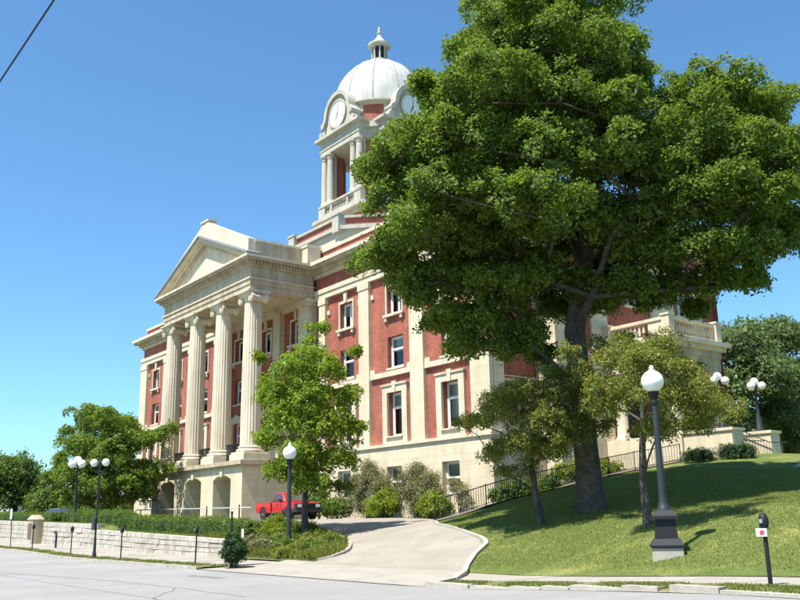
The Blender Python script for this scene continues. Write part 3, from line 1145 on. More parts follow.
# segmental heads: one solid spandrel with three shallow arches
loop = [(PL, 4.35)]
for c in arch_c:
    loop.append((c - 1.3, 4.35))
    for k in range(1, 10):
        t = -1 + 2 * k / 10
        loop.append((c + 1.3 * t, 4.35 + .32 * (1 - t * t)))
    loop.append((c + 1.3, 4.35))
loop += [(PR, 4.35), (PR, zt_), (PL, zt_)]
# split into quads strips so that the cap polygons stay convex
xs = [p[0] for p in loop[:-2]]
zs2 = [p[1] for p in loop[:-2]]
for (xa, za), (xb, zb_) in zip(zip(xs, zs2), list(zip(xs, zs2))[1:]):
    if xb - xa < 1e-6:
        continue
    pod.extrude([(xa, PF, za), (xb, PF, zb_), (xb, PF, zt_), (xa, PF, zt_)], (0, D, 0))
pod.box(PR - .5, PR, PF + D, FR - .2, zs_, zt_).box(PL, PL + .5, PF + D, FR - .2, zs_, zt_)
podo = pod.build('podium', MAT['stone'], ch)
MB().box(PL + .5, PR - .5, FR - 1.0, FR - .7, zs_, zt_).build('podium_back_wall', MAT['stone'], ch)
for c in arch_c:
    k = MB().extrude([(c - .17, PF - .1, 4.55), (c + .17, PF - .1, 4.55), (c + .25, PF - .1, 5.08), (c - .25, PF - .1, 5.08)], (0, .12, 0)).build('keystone', MAT['trim'], podo)
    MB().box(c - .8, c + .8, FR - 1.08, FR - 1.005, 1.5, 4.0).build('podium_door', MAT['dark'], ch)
lg = MB().box(PL - .1, PR + .1, PF - .1, FR - .32, 5.1, 5.25).box(PL - .28, PR + .28, PF - .28, FR - .32, 5.25, 5.52).build('podium_ledge', MAT['weathered'], ch)
cols_u = [CX - 6.6, CX - 2.2, CX + 2.2, CX + 6.6]
CV = PF + .95
for u in cols_u:
    MB().box(u - 1.0, u + 1.0, CV - 1.0, CV + 1.0, 5.52, 5.95).build('column_plinth', MAT['trim'], ch)
NF = 22
shaft = MB()
prof = []
for i in range(9):
    t = i / 8
    prof.append((.69 * (1 - .15 * t ** 1.6), t * 9.95))
shaft.lathe(prof, (0, 0, 0), NF * 6, lambda w, j: 1 - .05 * (abs(math.sin(NF * w / 2)) ** .8))
ME_SHAFT = shaft.mesh('column', MAT['column'], 35)
ME_BASE = MB().box(-.92, .92, -.92, .92, 0, .14).lathe([(.9, .14), (.93, .22), (.9, .3), (.78, .33), (.76, .38), (.8, .42), (.82, .46), (.78, .5), (.72, .53)], (0, 0, 0), 40).mesh('column_base', MAT['trim'], 40)
cap = MB()
cap.lathe([(.60, 0), (.66, .05), (.60, .1), (.62, .16), (.78, .32)], (0, 0, 0), 40)
for e in (-.74, .74):                                   # volutes: rolls with a stepped spiral face
    sgn = 1 if e > 0 else -1
    for y0, y1, rr in ((-.62, .62, .34), (-.66, .66, .25), (-.69, .69, .10)):
        cap.tube([(e, y0, .2), (e, y0 * .4, .2), (e, y1 * .4, .2), (e, y1, .2)], [rr, rr * .66, rr * .66, rr], 20)
cap.box(-.74, .74, -.70, .70, .32, .5).box(-.86, .86, -.8, .8, .5, .62).box(-.92, .92, -.86, .86, .62, .74)
ME_CAP = cap.mesh('capital', MAT['trim'], 40)
for u in cols_u:
    o = link('column', ME_SHAFT, ch, (u, CV, 6.46))
    link('column_base', ME_BASE, o, (0, 0, -.51))
    link('capital', ME_CAP, o, (0, 0, 9.92))
# antae on the wall behind, and the rail between the columns
for u in (cols_u[0], cols_u[3]):
    a = MB().box(u - .62, u + .62, FR - .75, FR + .05, 5.52, 16.6).build('anta', MAT['stone'], ch)
    MB().box(u - .74, u + .74, FR - .87, FR + .05, 16.6, 16.85).box(u - .84, u + .84, FR - .95, FR + .05, 16.85, 17.1).build('anta_capital', MAT['trim'], a)
for u in (cols_u[1], cols_u[2]):
    MB().box(u - .5, u + .5, FR - .4, FR + .05, 5.52, 17.1).build('anta', MAT['stone'], ch)
for a, b in zip(cols_u, cols_u[1:]):
    m = MB()
    a, b = a + .95, b - .95
    m.box(a, b, CV - .04, CV + .04, 6.72, 6.82).box(a, b, CV - .03, CV + .03, 5.62, 5.7).box(a, b, CV - .02, CV + .02, 6.3, 6.34)
    x = a + .06
    while x < b:
        m.box(x - .016, x + .016, CV - .016, CV + .016, 5.7, 6.72)
        x += .12
    for q in range(5):
        cxq = a + (b - a) * (q + .5) / 5
        m.tube([(cxq + .16 * math.cos(w), CV, 6.05 + .16 * math.sin(w)) for w in np.linspace(0, 2 * math.pi, 13)], .022, 5)
    m.build('portico_railing', MAT['iron'], ch)
# wall lanterns beside the door
for u in (CX + 2.2, CX - 2.2):
    l = MB().lathe([(.05, 0), (.2, .1), (.22, .5), (.12, .65), (.03, .75)], (u, FR - .85, 8.2), 12).build('wall_lantern', MAT['iron'], ch, smooth=40)

# portico entablature, pediment and parapet
EF, EL_, ER_ = PF + .3, PL + .12, PR - .07


def penta(name, mat, z0, z1, ov, ov2=None):
    m = MB()
    bk = FR - .29
    m.box(EL_ - ov, ER_ + ov, EF - ov, EF + 1.25, z0, z1)
    m.box(ER_ - 1.2, ER_ + ov - .002, EF + 1.25, bk, z0 + .001, z1 - .001).box(EL_ - ov + .002, EL_ + 1.2, EF + 1.25, bk, z0 + .001, z1 - .001)
    return m.build(name, mat, ch)


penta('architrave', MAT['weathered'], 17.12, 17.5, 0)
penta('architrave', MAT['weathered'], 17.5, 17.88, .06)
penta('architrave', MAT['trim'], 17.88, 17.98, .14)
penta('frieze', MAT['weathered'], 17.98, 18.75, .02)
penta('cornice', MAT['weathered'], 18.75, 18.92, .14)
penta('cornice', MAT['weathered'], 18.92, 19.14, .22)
dn = MB()
x = EL_ - .3
while x < ER_ + .3:
    dn.box(x, x + .14, EF - .38, EF - .2, 18.94, 19.12)
    x += .26
y = EF - .2
while y < FR - 1.4:
    dn.box(ER_ + .2, ER_ + .38, y, y + .14, 18.94, 19.12)
    y += .26
tag(dn.build('dentils', MAT['weathered'], ch), kind='stuff')
penta('cornice', MAT['weathered'], 19.14, 19.3, .56)
penta('cornice', MAT['trim'], 19.3, 19.46, .68)
MB().box(EL_ + .3, ER_ - .3, EF + 1.25, FR - .3, 17.5, 17.9).build('portico_ceiling', MAT['trim'], ch)
AZ, HW = 3.25, (ER_ - EL_) / 2 + .68
PC = (EL_ + ER_) / 2
tf = EF - .02
# tympanum with a recessed triangular panel
def tri(m, hw, h, y0, y1, zb_):
    m.extrude([(PC - hw, y0, zb_), (PC + hw, y0, zb_), (PC, y0, zb_ + h)], (0, y1 - y0, 0))
    return m
tri(MB(), HW - .9, AZ * (HW - .9) / HW, tf + .1, tf + .5, 19.46).build('tympanum', MAT['trim'], ch)
def rake(name, mat, t0, t1, y0, y1):
    """sloping band between two offsets measured up from the pediment slope line"""
    m = MB()
    s = AZ / HW
    for sg in (-1, 1):
        xa = HW * (1 + min(t0, 0) / AZ)
        xb = HW * (1 + min(t1, 0) / AZ)
        q = [(PC + sg * xa, y0, 19.465 + max(t0, 0)), (PC, y0, 19.465 + AZ + t0), (PC, y0, 19.465 + AZ + t1), (PC + sg * xb, y0, 19.465 + max(t1, 0))]
        m.extrude(q[::sg], (0, y1 - y0, 0))
    return m.build(name, mat, ch)
rake('raking_cornice', MAT['weathered'], -.62, -.42, tf - .1, tf + .6)
rake('raking_cornice', MAT['trim'], -.42, -.22, tf - .26, tf + .59)
rake('raking_cornice', MAT['trim'], -.22, .0, tf - .56, tf + .58)
rake('raking_cornice', MAT['roof'], .0, .14, tf - .68, tf + .57)
# portico roof and the gable parapet behind the pediment
rf = MB()
rf.extrude([(PC - HW + .3, tf + .6, 19.46), (PC + HW - .3, tf + .6, 19.46), (PC, tf + .6, 19.46 + AZ)], (0, FR - tf + 3, 0))
rf.build('portico_roof', MAT['roof'], ch)
gp = MB()
g0, g1 = tf - .12, tf + .42
for sg in (-1, 1):
    gp.extrude([(PC + sg * 7.15, g0, 19.6), (PC, g0, 22.6), (PC, g0, 24.0), (PC + sg * .55, g0, 24.0), (PC + sg * .72, g0, 23.75), (PC + sg * 7.15, g0, 20.85)][::sg], (0, g1 - g0, 0))
gp.build('gable_parapet', MAT['trim'], ch)
MB().box(PC - .68, PC + .68, g0 - .08, g1 + .15, 24.0, 24.13).build('gable_cap', MAT['trim'], ch)
for sg, xx in ((1, ER_), (-1, EL_)):
    a, b = (xx - .6, xx - .17) if sg > 0 else (xx + .17, xx + .6)
    MB().box(a, b, g1, FR - 1.2, 19.46, 20.7).build('portico_parapet', MAT['weathered'], ch)
    MB().box(a - .06, b + .06, g1, FR - 1.2, 20.7, 20.85).build('parapet_coping', MAT['trim'], ch)
    MB().box(xx - .5, xx + .62, FR - 1.2, FR - .1, 19.56, 20.75).box(xx - .56, xx + .68, FR - 1.26, FR - .05, 20.75, 20.92).build('parapet_pedestal', MAT['trim'], ch)

# ---- octagonal base of the tower
def octa(ap, hw, z0, z1, grow=0.0):
    p = [(-hw, -ap), (hw, -ap), (ap, -hw), (ap, hw), (hw, ap), (-hw, ap), (-ap, hw), (-ap, -hw)]
    s = (ap + grow) / ap
    m = MB()
    m.extrude([(CX + x * s, CY + y * s, z0) for x, y in p], (0, 0, z1 - z0))
    return m
octa(6.95, 3.6, 20.0, 24.3).build('tower_base', MAT['trim'], ch)
octa(6.95, 3.6, 24.3, 24.62, .3).build('tower_base_band', MAT['tower'], ch)
octa(6.95, 3.6, 24.62, 25.3, -.05).build('tower_base_brick', MAT['brick'], ch)
octa(6.95, 3.6, 25.3, 25.5, .12).build('tower_base_coping', MAT['tower'], ch)
for sx_ in (-1, 1):
    for a, b in ((sx_ * 3.45, -6.85), (sx_ * 3.45, 6.85), (6.85, sx_ * 3.45), (-6.85, sx_ * 3.45)):
        MB().box(CX + a - .45, CX + a + .45, CY + b - .45, CY + b + .45, 24.1, 25.52).box(CX + a - .52, CX + a + .52, CY + b - .52, CY + b + .52, 25.52, 25.66).build('tower_base_pedestal', MAT['tower'], ch)
# tower shaft and balcony
octa(4.3, 2.9, 25.0, 26.9).build('tower_shaft', MAT['brick'], ch)
octa(4.3, 3.0, 26.75, 27.05, .3).build('balcony_cornice', MAT['tower'], ch)
octa(4.3, 3.1, 27.05, 27.35, .75).build('balcony_cornice', MAT['tower'], ch)
octa(4.3, 3.1, 27.35, 27.55, .35).build('balcony_floor', MAT['tower'], ch)


def cardinal(fn):
    for k in range(4):
        fn(Matrix.Translation((CX, CY, 0)) @ Matrix.Rotation(k * math.pi / 2, 4, 'Z'))


def put(mb, name, mat, m, parent=None, smooth=None):
    q = MB().add(mb, m)
    return q.build(name, mat, parent or ch, smooth)


balu_prof = [(.07, 0), (.05, .06), (.09, .22), (.05, .48), (.07, .55)]


def balcony(m):
    a = MB()
    for e in (-2.75, -1.25, 1.25, 2.75):
        w = .5 if abs(e) > 2 else .12
        a.box(e - w, e + w, -4.62, -4.2, 27.55, 28.55)
    a.box(-3.2, 3.2, -4.68, -4.16, 28.55, 28.72).box(-3.2, 3.2, -4.6, -4.22, 27.55, 27.72)
    put(a, 'balustrade', MAT['tower'], m)
    b = MB()
    x = -2.05
    while x < 2.1:
        if abs(abs(x) - 1.25) > .2:
            b.lathe(balu_prof, (x, -4.41, 27.85), 8)
        x += .28
    b.box(-2.25, 2.25, -4.55, -4.27, 27.72, 27.85).box(-2.25, 2.25, -4.55, -4.27, 28.4, 28.55)
    tag(put(b, 'balusters', MAT['tower'], m, smooth=40), kind='stuff')


cardinal(balcony)
MB().box(CX - 2.6, CX + 2.6, CY - 2.6, CY + 2.6, 27.5, 27.62).build('belfry_floor', MAT['tower'], ch)
# belfry: four brick corner piers, paired columns at each opening
for sx_ in (-1, 1):
    for sy_ in (-1, 1):
        m = MB()
        pts = [(1.9, 3.75), (2.75, 3.75), (3.75, 2.75), (3.75, 1.9), (2.9, 1.9), (1.9, 2.9)]
        pts = [(CX + sx_ * a, CY + sy_ * b, 27.5) for a, b in pts]
        m.extrude(pts, (0, 0, 6.0))
        m.build('belfry_pier', MAT['brick'], ch)
CPROF = [(.4, 0), (.4, .18), (.34, .26), (.33, .36), (.325, 2.0), (.28, 4.25), (.33, 4.3), (.3, 4.42), (.38, 4.6), (.42, 4.62), (.42, 4.78)]
ME_BC = MB().lathe(CPROF, (0, 0, 0), 18).mesh('belfry_column', MAT['tower'], 40)
for k in range(4):
    mm = Matrix.Translation((CX, CY, 0)) @ Matrix.Rotation(k * math.pi / 2, 4, 'Z')
    for e in (-2.7, -1.8, 1.8, 2.7):
        p = mm @ Vector((e, -4.3, 28.72))
        link('belfry_column', ME_BC, ch, p)
    # pilaster strip behind the columns
    for e in (-2.25, 2.25):
        put(MB().box(e - .55, e + .55, -3.95, -3.7, 27.6, 33.5), 'belfry_pilaster', MAT['tower'], mm)


def aedicule(m):
    put(MB().box(-3.0, 3.0, -4.55, -3.2, 33.5, 33.95).box(-3.06, 3.06, -4.61, -3.2, 33.95, 34.2), 'belfry_architrave', MAT['tower'], m)
    put(MB().box(-3.02, 3.02, -4.57, -3.2, 34.2, 34.7), 'belfry_frieze', MAT['tower'], m)
    put(MB().box(-3.15, 3.15, -4.72, -3.2, 34.7, 34.85).box(-3.4, 3.4, -5.0, -3.2, 34.85, 35.1), 'belfry_cornice', MAT['tower'], m)
    # clock gable: stone screen with an arched head
    w, zc, ra = 2.0, 36.75, 1.72
    ang = np.linspace(0, math.pi, 25)
    loop_ = [(-w, 35.1), (w, 35.1), (ra + .0, zc)] + [(ra * math.cos(a), zc + ra * math.sin(a)) for a in ang[1:-1]] + [(-ra, zc)]
    put(MB().extrude([(x, -4.66, z) for x, z in loop_], (0, 1.2, 0)), 'clock_gable', MAT['tower'], m)
    arch = MB()
    for a, b in zip(ang, ang[1:]):
        q = [(rr * math.cos(t), -4.92, zc + rr * math.sin(t)) for rr, t in ((1.62, a), (1.98, a), (1.98, b), (1.62, b))]
        arch.extrude(q, (0, 1.7, 0))
    for sg in (-1, 1):
        arch.extrude([(sg * 1.62, -4.92, zc), (sg * 1.98, -4.92, zc), (sg * 2.35, -4.92, zc - .55), (sg * 2.0, -4.92, zc - .6)][::sg], (0, 1.7, 0))
        arch.tube([(sg * 2.22, -4.95, zc - .62), (sg * 2.22, -3.9, zc - .62)], .25, 14)
        arch.tube([(sg * 2.5, -4.95, 35.35), (sg * 2.5, -4.1, 35.35)], .25, 14)
        arch.extrude([(sg * 2.0, -4.8, 35.1), (sg * 2.6, -4.8, 35.1), (sg * 2.3, -4.8, zc - .6), (sg * 2.0, -4.8, zc - .4)][::sg], (0, .8, 0))
    put(arch, 'clock_arch', MAT['tower'], m, smooth=35)
    ck = MB()
    ck.tube([(0, -4.76, 36.62), (0, -4.6, 36.62)], 1.22, 40)
    cko = put(ck, 'clock', MAT['white'], m, smooth=40)
    rim = MB()
    for a in np.linspace(0, 2 * math.pi, 41)[:-1]:
        b = a + 2 * math.pi / 40
        q = [(rr * math.cos(t), -4.81, 36.62 + rr * math.sin(t)) for rr, t in ((1.18, a), (1.34, a), (1.34, b), (1.18, b))]
        rim.extrude(q, (0, .1, 0))
    put(rim, 'clock_rim', MAT['tower'], m, cko)
    hands = MB()
    for ang_, ln, ww in ((R(208), .62, .1), (R(8), .9, .075)):
        d = Vector((math.sin(ang_), 0, math.cos(ang_)))
        n_ = Vector((math.cos(ang_), 0, -math.sin(ang_)))
        c0 = Vector((0, -4.785, 36.62))
        for piece in [[c0 - d * .15 - n_ * ww * .5, c0 - d * .15 + n_ * ww * .5, c0 + d * ln + n_ * ww * .2, c0 + d * ln - n_ * ww * .2]]:
            hands.extrude([tuple(p) for p in piece], (0, .015 if ln > .7 else .012, 0))
        put(hands, 'clock_hand', MAT['iron'], m, cko)
        hands = MB()
    for k in range(12):
        a = k * math.pi / 6
        d = Vector((math.sin(a), 0, math.cos(a)))
        n_ = Vector((math.cos(a), 0, -math.sin(a)))
        c0 = Vector((0, -4.768, 36.62)) + d * .98
        q = [c0 - d * .07 - n_ * .02, c0 - d * .07 + n_ * .02, c0 + d * .07 + n_ * .025, c0 + d * .07 - n_ * .025]
        put(MB().extrude([tuple(p) for p in q], (0, .01, 0)), 'hour_mark', MAT['iron'], m, cko)


cardinal(aedicule)
# slab over the belfry and the drum
octa(3.9, 2.75, 33.45, 34.4).build('belfry_ceiling', MAT['tower'], ch)
octa(4.0, 2.65, 34.4, 34.9, .25).build('belfry_cornice', MAT['tower'], ch)
MB().lathe([(4.2, 34.9), (4.2, 36.85)], (CX, CY, 0), 64).build('drum', MAT['brick'], ch, smooth=30)
for k in range(4):
    for e in (-.27, .27):
        w = math.pi / 4 + k * math.pi / 2 + e
        x, y = CX + 4.2 * math.cos(w), CY + 4.2 * math.sin(w)
        mm = Matrix.Translation((x, y, 0)) @ Matrix.Rotation(w, 4, 'Z')
        put(MB().box(-.2, .14, -.24, .24, 34.9, 36.85), 'drum_pilaster', MAT['tower'], mm)
MB().lathe([(4.25, 36.85), (4.4, 36.92), (4.4, 37.02), (4.66, 37.1), (4.66, 37.26), (4.5, 37.34)], (CX, CY, 0), 64).build('dome_cornice', MAT['tower'], ch, smooth=30)
dp = []
for i in range(17):
    t = i / 16 * math.pi / 2 * .93
    dp.append((4.5 * math.cos(t) ** .95, 37.3 + 5.7 * math.sin(t)))
dome = MB().lathe(dp, (CX, CY, 0), 64).build('dome', MAT['dome'], ch, smooth=50)
for k in range(12):
    w = 2 * math.pi * (k + .5) / 12
    MB().tube([(CX + (r_ + .01) * math.cos(w), CY + (r_ + .01) * math.sin(w), z_) for r_, z_ in dp], .055, 6).build('rib', MAT['seam'], dome, smooth=60)
top = dp[-1][1]
MB().lathe([(1.0, top - .25), (1.0, top + .05), (.85, top + .1), (.85, top + .3)], (CX, CY, 0), 32).build('lantern_base', MAT['tower'], ch, smooth=40)
MB().lathe([(.45, top + .3), (.45, top + 1.75)], (CX, CY, 0), 16).build('lantern_core', MAT['darkgrey'], ch, smooth=40)
for k in range(8):
    w = 2 * math.pi * k / 8 + .2
    MB().lathe([(.11, 0), (.09, .1), (.085, 1.3), (.12, 1.45)], (CX + .68 * math.cos(w), CY + .68 * math.sin(w), top + .3), 10).build('lantern_column', MAT['tower'], ch, smooth=40)
lr = MB().lathe([(.85, top + 1.75), (1.08, top + 1.85), (1.08, top + 2.0), (.95, top + 2.08), (.6, top + 2.35), (.3, top + 2.75), (.2, top + 3.0)], (CX, CY, 0), 32).build('lantern_roof', MAT['dome'], ch, smooth=35)
MB().lathe([(.2, top + 3.0), (.12, top + 3.05), (.2, top + 3.2), (.24, top + 3.3), (.12, top + 3.45), (.1, top + 3.5), (.18, top + 3.62), (.12, top + 3.75), (.03, top + 3.95)], (CX, CY, 0), 16).build('finial', MAT['dome'], lr, smooth=60)

# ================================================================== RETAINING WALL
rw = thing('retaining_wall', 'low wall of pale squared stone blocks along the left sidewalk, below the hedge', 'wall', (-52, 18, .1))
core = MB()
u = -84.0
while u < -35.6:
    e = min(u + 1.0, -35.5)
    if u < -51.9 < e:
        e = -51.9
    za, zb = float(street_z(u)) - .1, float(street_z(e)) - .1
    ta, tb = float(wall_top(u if u < -51.9 - 1e-6 else u + 1e-3)) - .03, float(wall_top(e - 1e-3)) - .03
    core.v += [(u, 18.02, za), (e, 18.02, zb), (e, 18.4, zb), (u, 18.4, za), (u, 18.02, ta), (e, 18.02, tb), (e, 18.4, tb), (u, 18.4, ta)]
    b = len(core.v) - 8
    core.f += [tuple(b + i for i in q) for q in ((3, 2, 1, 0), (4, 5, 6, 7), (0, 1, 5, 4), (1, 2, 6, 5), (2, 3, 7, 6), (3, 0, 4, 7))]
    u = e
core.build('wall_core', MAT['mortar'], rw)
rr_ = random.Random(5)
for sa, sb_, rows in ((-84.0, -51.95, 5), (-51.85, -35.5, 4)):
    for k in range(rows):
        u = sa
        first = True
        while u < sb_ - .05:
            w = rr_.uniform(.75, 1.35) * (.6 if first and k % 2 else 1)
            first = False
            e = min(u + w, sb_)
            if sb_ - e < .25:
                e = sb_
            def zz(x, f):
                g = float(street_z(x)) + .05
                t = float(wall_top(min(x, -51.95) if sb_ < -51.9 else max(x, -51.85)))
                return g + (t - g) * f
            f0, f1 = k / rows, (k + 1) / rows
            gp_ = .008
            y = 18.0 - rr_.uniform(.0, .05)
            a, b = u + gp_, e - gp_
            i_ = .014
            m = MB()
            z00, z01, z10, z11 = zz(a, f0) + gp_, zz(b, f0) + gp_, zz(a, f1) - gp_, zz(b, f1) - gp_
            m.v = [(a, 18.2, z00), (b, 18.2, z01), (b, 18.2, z11), (a, 18.2, z10),
                   (a, y + .03, z00), (b, y + .03, z01), (b, y + .03, z11), (a, y + .03, z10),
                   (a + i_, y - .01, z00 + i_), (b - i_, y - .01 + rr_.uniform(-.02, .02), z01 + i_), (b - i_, y - .01, z11 - i_), (a + i_, y - .01 + rr_.uniform(-.02, .02), z10 - i_)]
            m.f = [(3, 2, 1, 0), (0, 1, 5, 4), (1, 2, 6, 5), (2, 3, 7, 6), (3, 0, 4, 7), (4, 5, 9, 8), (5, 6, 10, 9), (6, 7, 11, 10), (7, 4, 8, 11), (8, 9, 10, 11)]
            m.build('stone_block', MAT['wallstone'], rw)
            u = e
# pillar with a plaque
pl = thing('plaque_pillar', 'stone pillar with a pyramid cap and a brown plaque set in the retaining wall', 'pillar', (-63, 17.55, .3))
MB().box(-63.55, -62.35, 17.3, 17.98, .2, 2.0).build('pillar_body', MAT['weathered'], pl)
MB().frustum((-62.95, 17.64), (.66, .4), (.3, .2), 2.0, 2.3).build('pillar_cap', MAT['weathered'], pl)
MB().box(-63.3, -62.5, 17.27, 17.32, .75, 1.75).build('plaque', MAT['bronze'], pl)

# ================================================================== HEDGE AND SHRUBS
def hedge(name, label, pts, w, h, seed, leaf='leaf_hedge', size=.075, dens=420):
    rs = np.random.RandomState(seed)
    t = thing(name, label, 'hedge', (pts[0][0], pts[0][1], tz(*pts[0])))
    V = []
    core = MB()
    for (a, b), (c, d) in zip(pts, pts[1:]):
        L = math.dist((a, b), (c, d))
        n = int(L * (w + 2 * h) * dens)
        s = rs.uniform(0, 1, n)
        q = rs.uniform(0, w + 2 * h, n)
        ax = np.array([(c - a) / L, (d - b) / L, 0])
        nx = np.array([ax[1], -ax[0], 0])
        off = np.where(q < h, -w / 2, np.where(q < h + w, q - h - w / 2, w / 2))
        hh = np.where(q < h, q, np.where(q < h + w, h, q - h - w))
        bump = .07 * np.sin(s * L * 2.3 + seed) + .05 * np.sin(s * L * 5.1) + rs.normal(0, .045, n)
        nrm = np.where((q < h)[:, None], -nx, np.where((q < h + w)[:, None], np.array([0, 0, 1.]), nx))
        rnd = np.clip(1 - ((np.abs(off) / (w / 2)) ** 6) * ((hh / h) ** 6) * .1, 0, 1)
        x = a + (c - a) * s
        y = b + (d - b) * s
        P = np.stack([x, y, terrain(x, y)], 1) + nx * (off * rnd)[:, None] + np.array([0, 0, 1.]) * (hh * rnd)[:, None] + nrm * bump[:, None]
        V.append(leaves(P, nrm + np.array([0, 0, .5]), size, rs, .6))
        k = max(2, int(L / 1.0))
        for i in range(k):
            t0, t1 = i / k, (i + 1) / k
            p = [(a + (c - a) * tt, b + (d - b) * tt) for tt in (t0, t1)]
            z = [tz(*q_) for q_ in p]
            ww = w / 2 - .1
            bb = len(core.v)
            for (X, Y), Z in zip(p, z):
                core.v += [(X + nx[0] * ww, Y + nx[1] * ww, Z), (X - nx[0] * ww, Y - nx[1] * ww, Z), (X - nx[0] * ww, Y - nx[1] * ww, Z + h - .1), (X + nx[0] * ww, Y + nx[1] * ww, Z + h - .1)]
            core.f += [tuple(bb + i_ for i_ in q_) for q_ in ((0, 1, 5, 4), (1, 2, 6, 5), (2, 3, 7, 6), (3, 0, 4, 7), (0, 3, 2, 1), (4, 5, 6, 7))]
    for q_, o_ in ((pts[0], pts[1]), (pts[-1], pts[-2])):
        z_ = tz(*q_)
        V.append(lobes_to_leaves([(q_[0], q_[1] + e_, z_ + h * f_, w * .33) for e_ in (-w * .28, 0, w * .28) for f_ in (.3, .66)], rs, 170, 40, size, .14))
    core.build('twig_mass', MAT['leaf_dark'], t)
    quads('foliage', np.concatenate(V), MAT[leaf], t)
    return t


hedge('clipped_hedge', 'long clipped green hedge on the bank above the pale stone wall', [(-62.2, 19.9), (-54, 19.8), (-46, 19.8), (-36.9, 20.0)], 1.3, .72, 21)
hedge('clipped_hedge', 'short clipped hedge behind the plaque pillar at the far left', [(-84, 20.2), (-66.5, 20.2)], 1.2, .55, 22, dens=260)

LB = lambda r, h: [(0, 0, h * .45, r), (r * .5, .1, h * .35, r * .7), (-r * .5, -.1, h * .35, r * .7), (0, -r * .4, h * .4, r * .7)]
shrub('round_shrub', 'dark green round shrub beside the post at the kerb', (-28.55, 14.7, .1), [(0, 0, .62, .42), (.35, .1, .6, .3), (-.1, 0, 1.0, .2), (.2, 0, .45, .34), (-.25, .1, .5, .36), (.02, -.05, .85, .28), (0, 0, .3, .3)], 'leaf_dark', 420, 36, .07, .15, 31)
def bed_shrub(label, x, y, lobes, leaf, size, seed, kden=130, per=30, spray=.24, name='foundation_shrub', stems=6, wide=.6):
    return shrub(name, label, (x, y, tz(x, y)), lobes, leaf, kden, per, size, spray, seed, stems=stems, wide=wide)
bed_shrub('rounded bright green bush in front of the tall grey shrubs, left of a pair', -41.2, 30.6, [(0, 0, .95, .8), (.75, 0, .8, .65), (-.75, 0, .8, .65), (0, -.3, .6, .8), (.2, 0, 1.35, .45)], 'leaf_lime', .11, 41)
bed_shrub('rounded bright green bush by the ramp railing, right of a pair', -36.6, 30.6, [(0, 0, .8, .7), (.65, 0, .7, .6), (-.65, 0, .7, .6), (0, -.3, .5, .7), (-.2, 0, 1.15, .45)], 'leaf_lime', .11, 42)
bed_shrub('tall loose grey-green shrub against the basement wall beside the young maple', -44.4, 31.7, [(0, 0, 1.8, .9), (.7, 0, 2.6, .75), (-.6, 0, 1.5, .9), (1.1, .1, 1.3, .9), (.2, 0, 3.1, .55), (-.9, 0, 2.4, .55), (1.8, 0, 1.9, .8), (0, 0, .8, .9)], 'leaf_grey', .10, 43, 190, 28, .35, wide=.45)
bed_shrub('tall wispy grey shrub between the two rounded bushes', -39.2, 31.7, [(0, 0, 1.5, .95), (.8, 0, 2.0, .75), (-.8, 0, 2.3, .75), (-.2, .1, 2.7, .55), (1.2, 0, 1.3, .8), (-1.3, 0, 1.4, .8), (0, 0, .7, .9)], 'leaf_grey', .10, 44, 180, 28, .35, wide=.45)
bed_shrub('sparse grey shrub standing under the basement window by the corner', -36.0, 31.9, [(0, 0, 1.5, .6), (-.6, 0, 1.9, .45), (.4, 0, 1.0, .5)], 'leaf_grey', .10, 45, 130, 24, .35, wide=.45)
bed_shrub('dark foundation shrub behind the pickup at the portico corner', -49.6, 31.6, [(0, 0, 1.0, .9), (1.0, 0, .8, .8), (-.9, 0, .8, .7), (.3, 0, 1.6, .5)], 'leaf_hedge', .12, 46)
bed_shrub('green foundation shrub showing below the young maple', -46.8, 31.2, [(0, 0, .8, .8), (.8, 0, .7, .7), (-.8, 0, .7, .6)], 'leaf_hedge', .12, 47)
bed_shrub('deep green hedge bush on the slope left of the big tree', -31.6, 31.6, [(0, 0, .8, .8), (.3, 1.2, .9, .8), (.1, 2.4, 1.0, .85), (-.2, -.9, .6, .6)], 'leaf_hedge', .12, 48)
bed_shrub('bright green bush on the slope right of the big trunk', -31.5, 36.6, [(0, 0, .8, .8), (.2, 1.1, .9, .8), (.2, 2.3, .8, .8), (0, -1.2, .8, .7)], 'leaf_lime', .12, 49)
bed_shrub('clipped round boxwood, left of two at the porch cheek wall', -25.6, 38.4, [(0, 0, .34, .55), (.45, .1, .3, .45), (-.45, -.1, .3, .45)], 'leaf_dark', .06, 50, 330, 34, .14, name='boxwood')
bed_shrub('clipped round boxwood, right of two at the porch cheek wall', -24.0, 39.2, [(0, 0, .36, .62), (.5, .1, .32, .5), (-.5, -.1, .32, .5)], 'leaf_dark', .06, 51, 330, 34, .14, name='boxwood')
bed_shrub('low green hedge bush beyond the side steps', -20.2, 46.0, [(0, 0, .5, .7), (1.0, 0, .5, .7), (2, 0, .5, .7)], 'leaf_hedge', .1, 52)

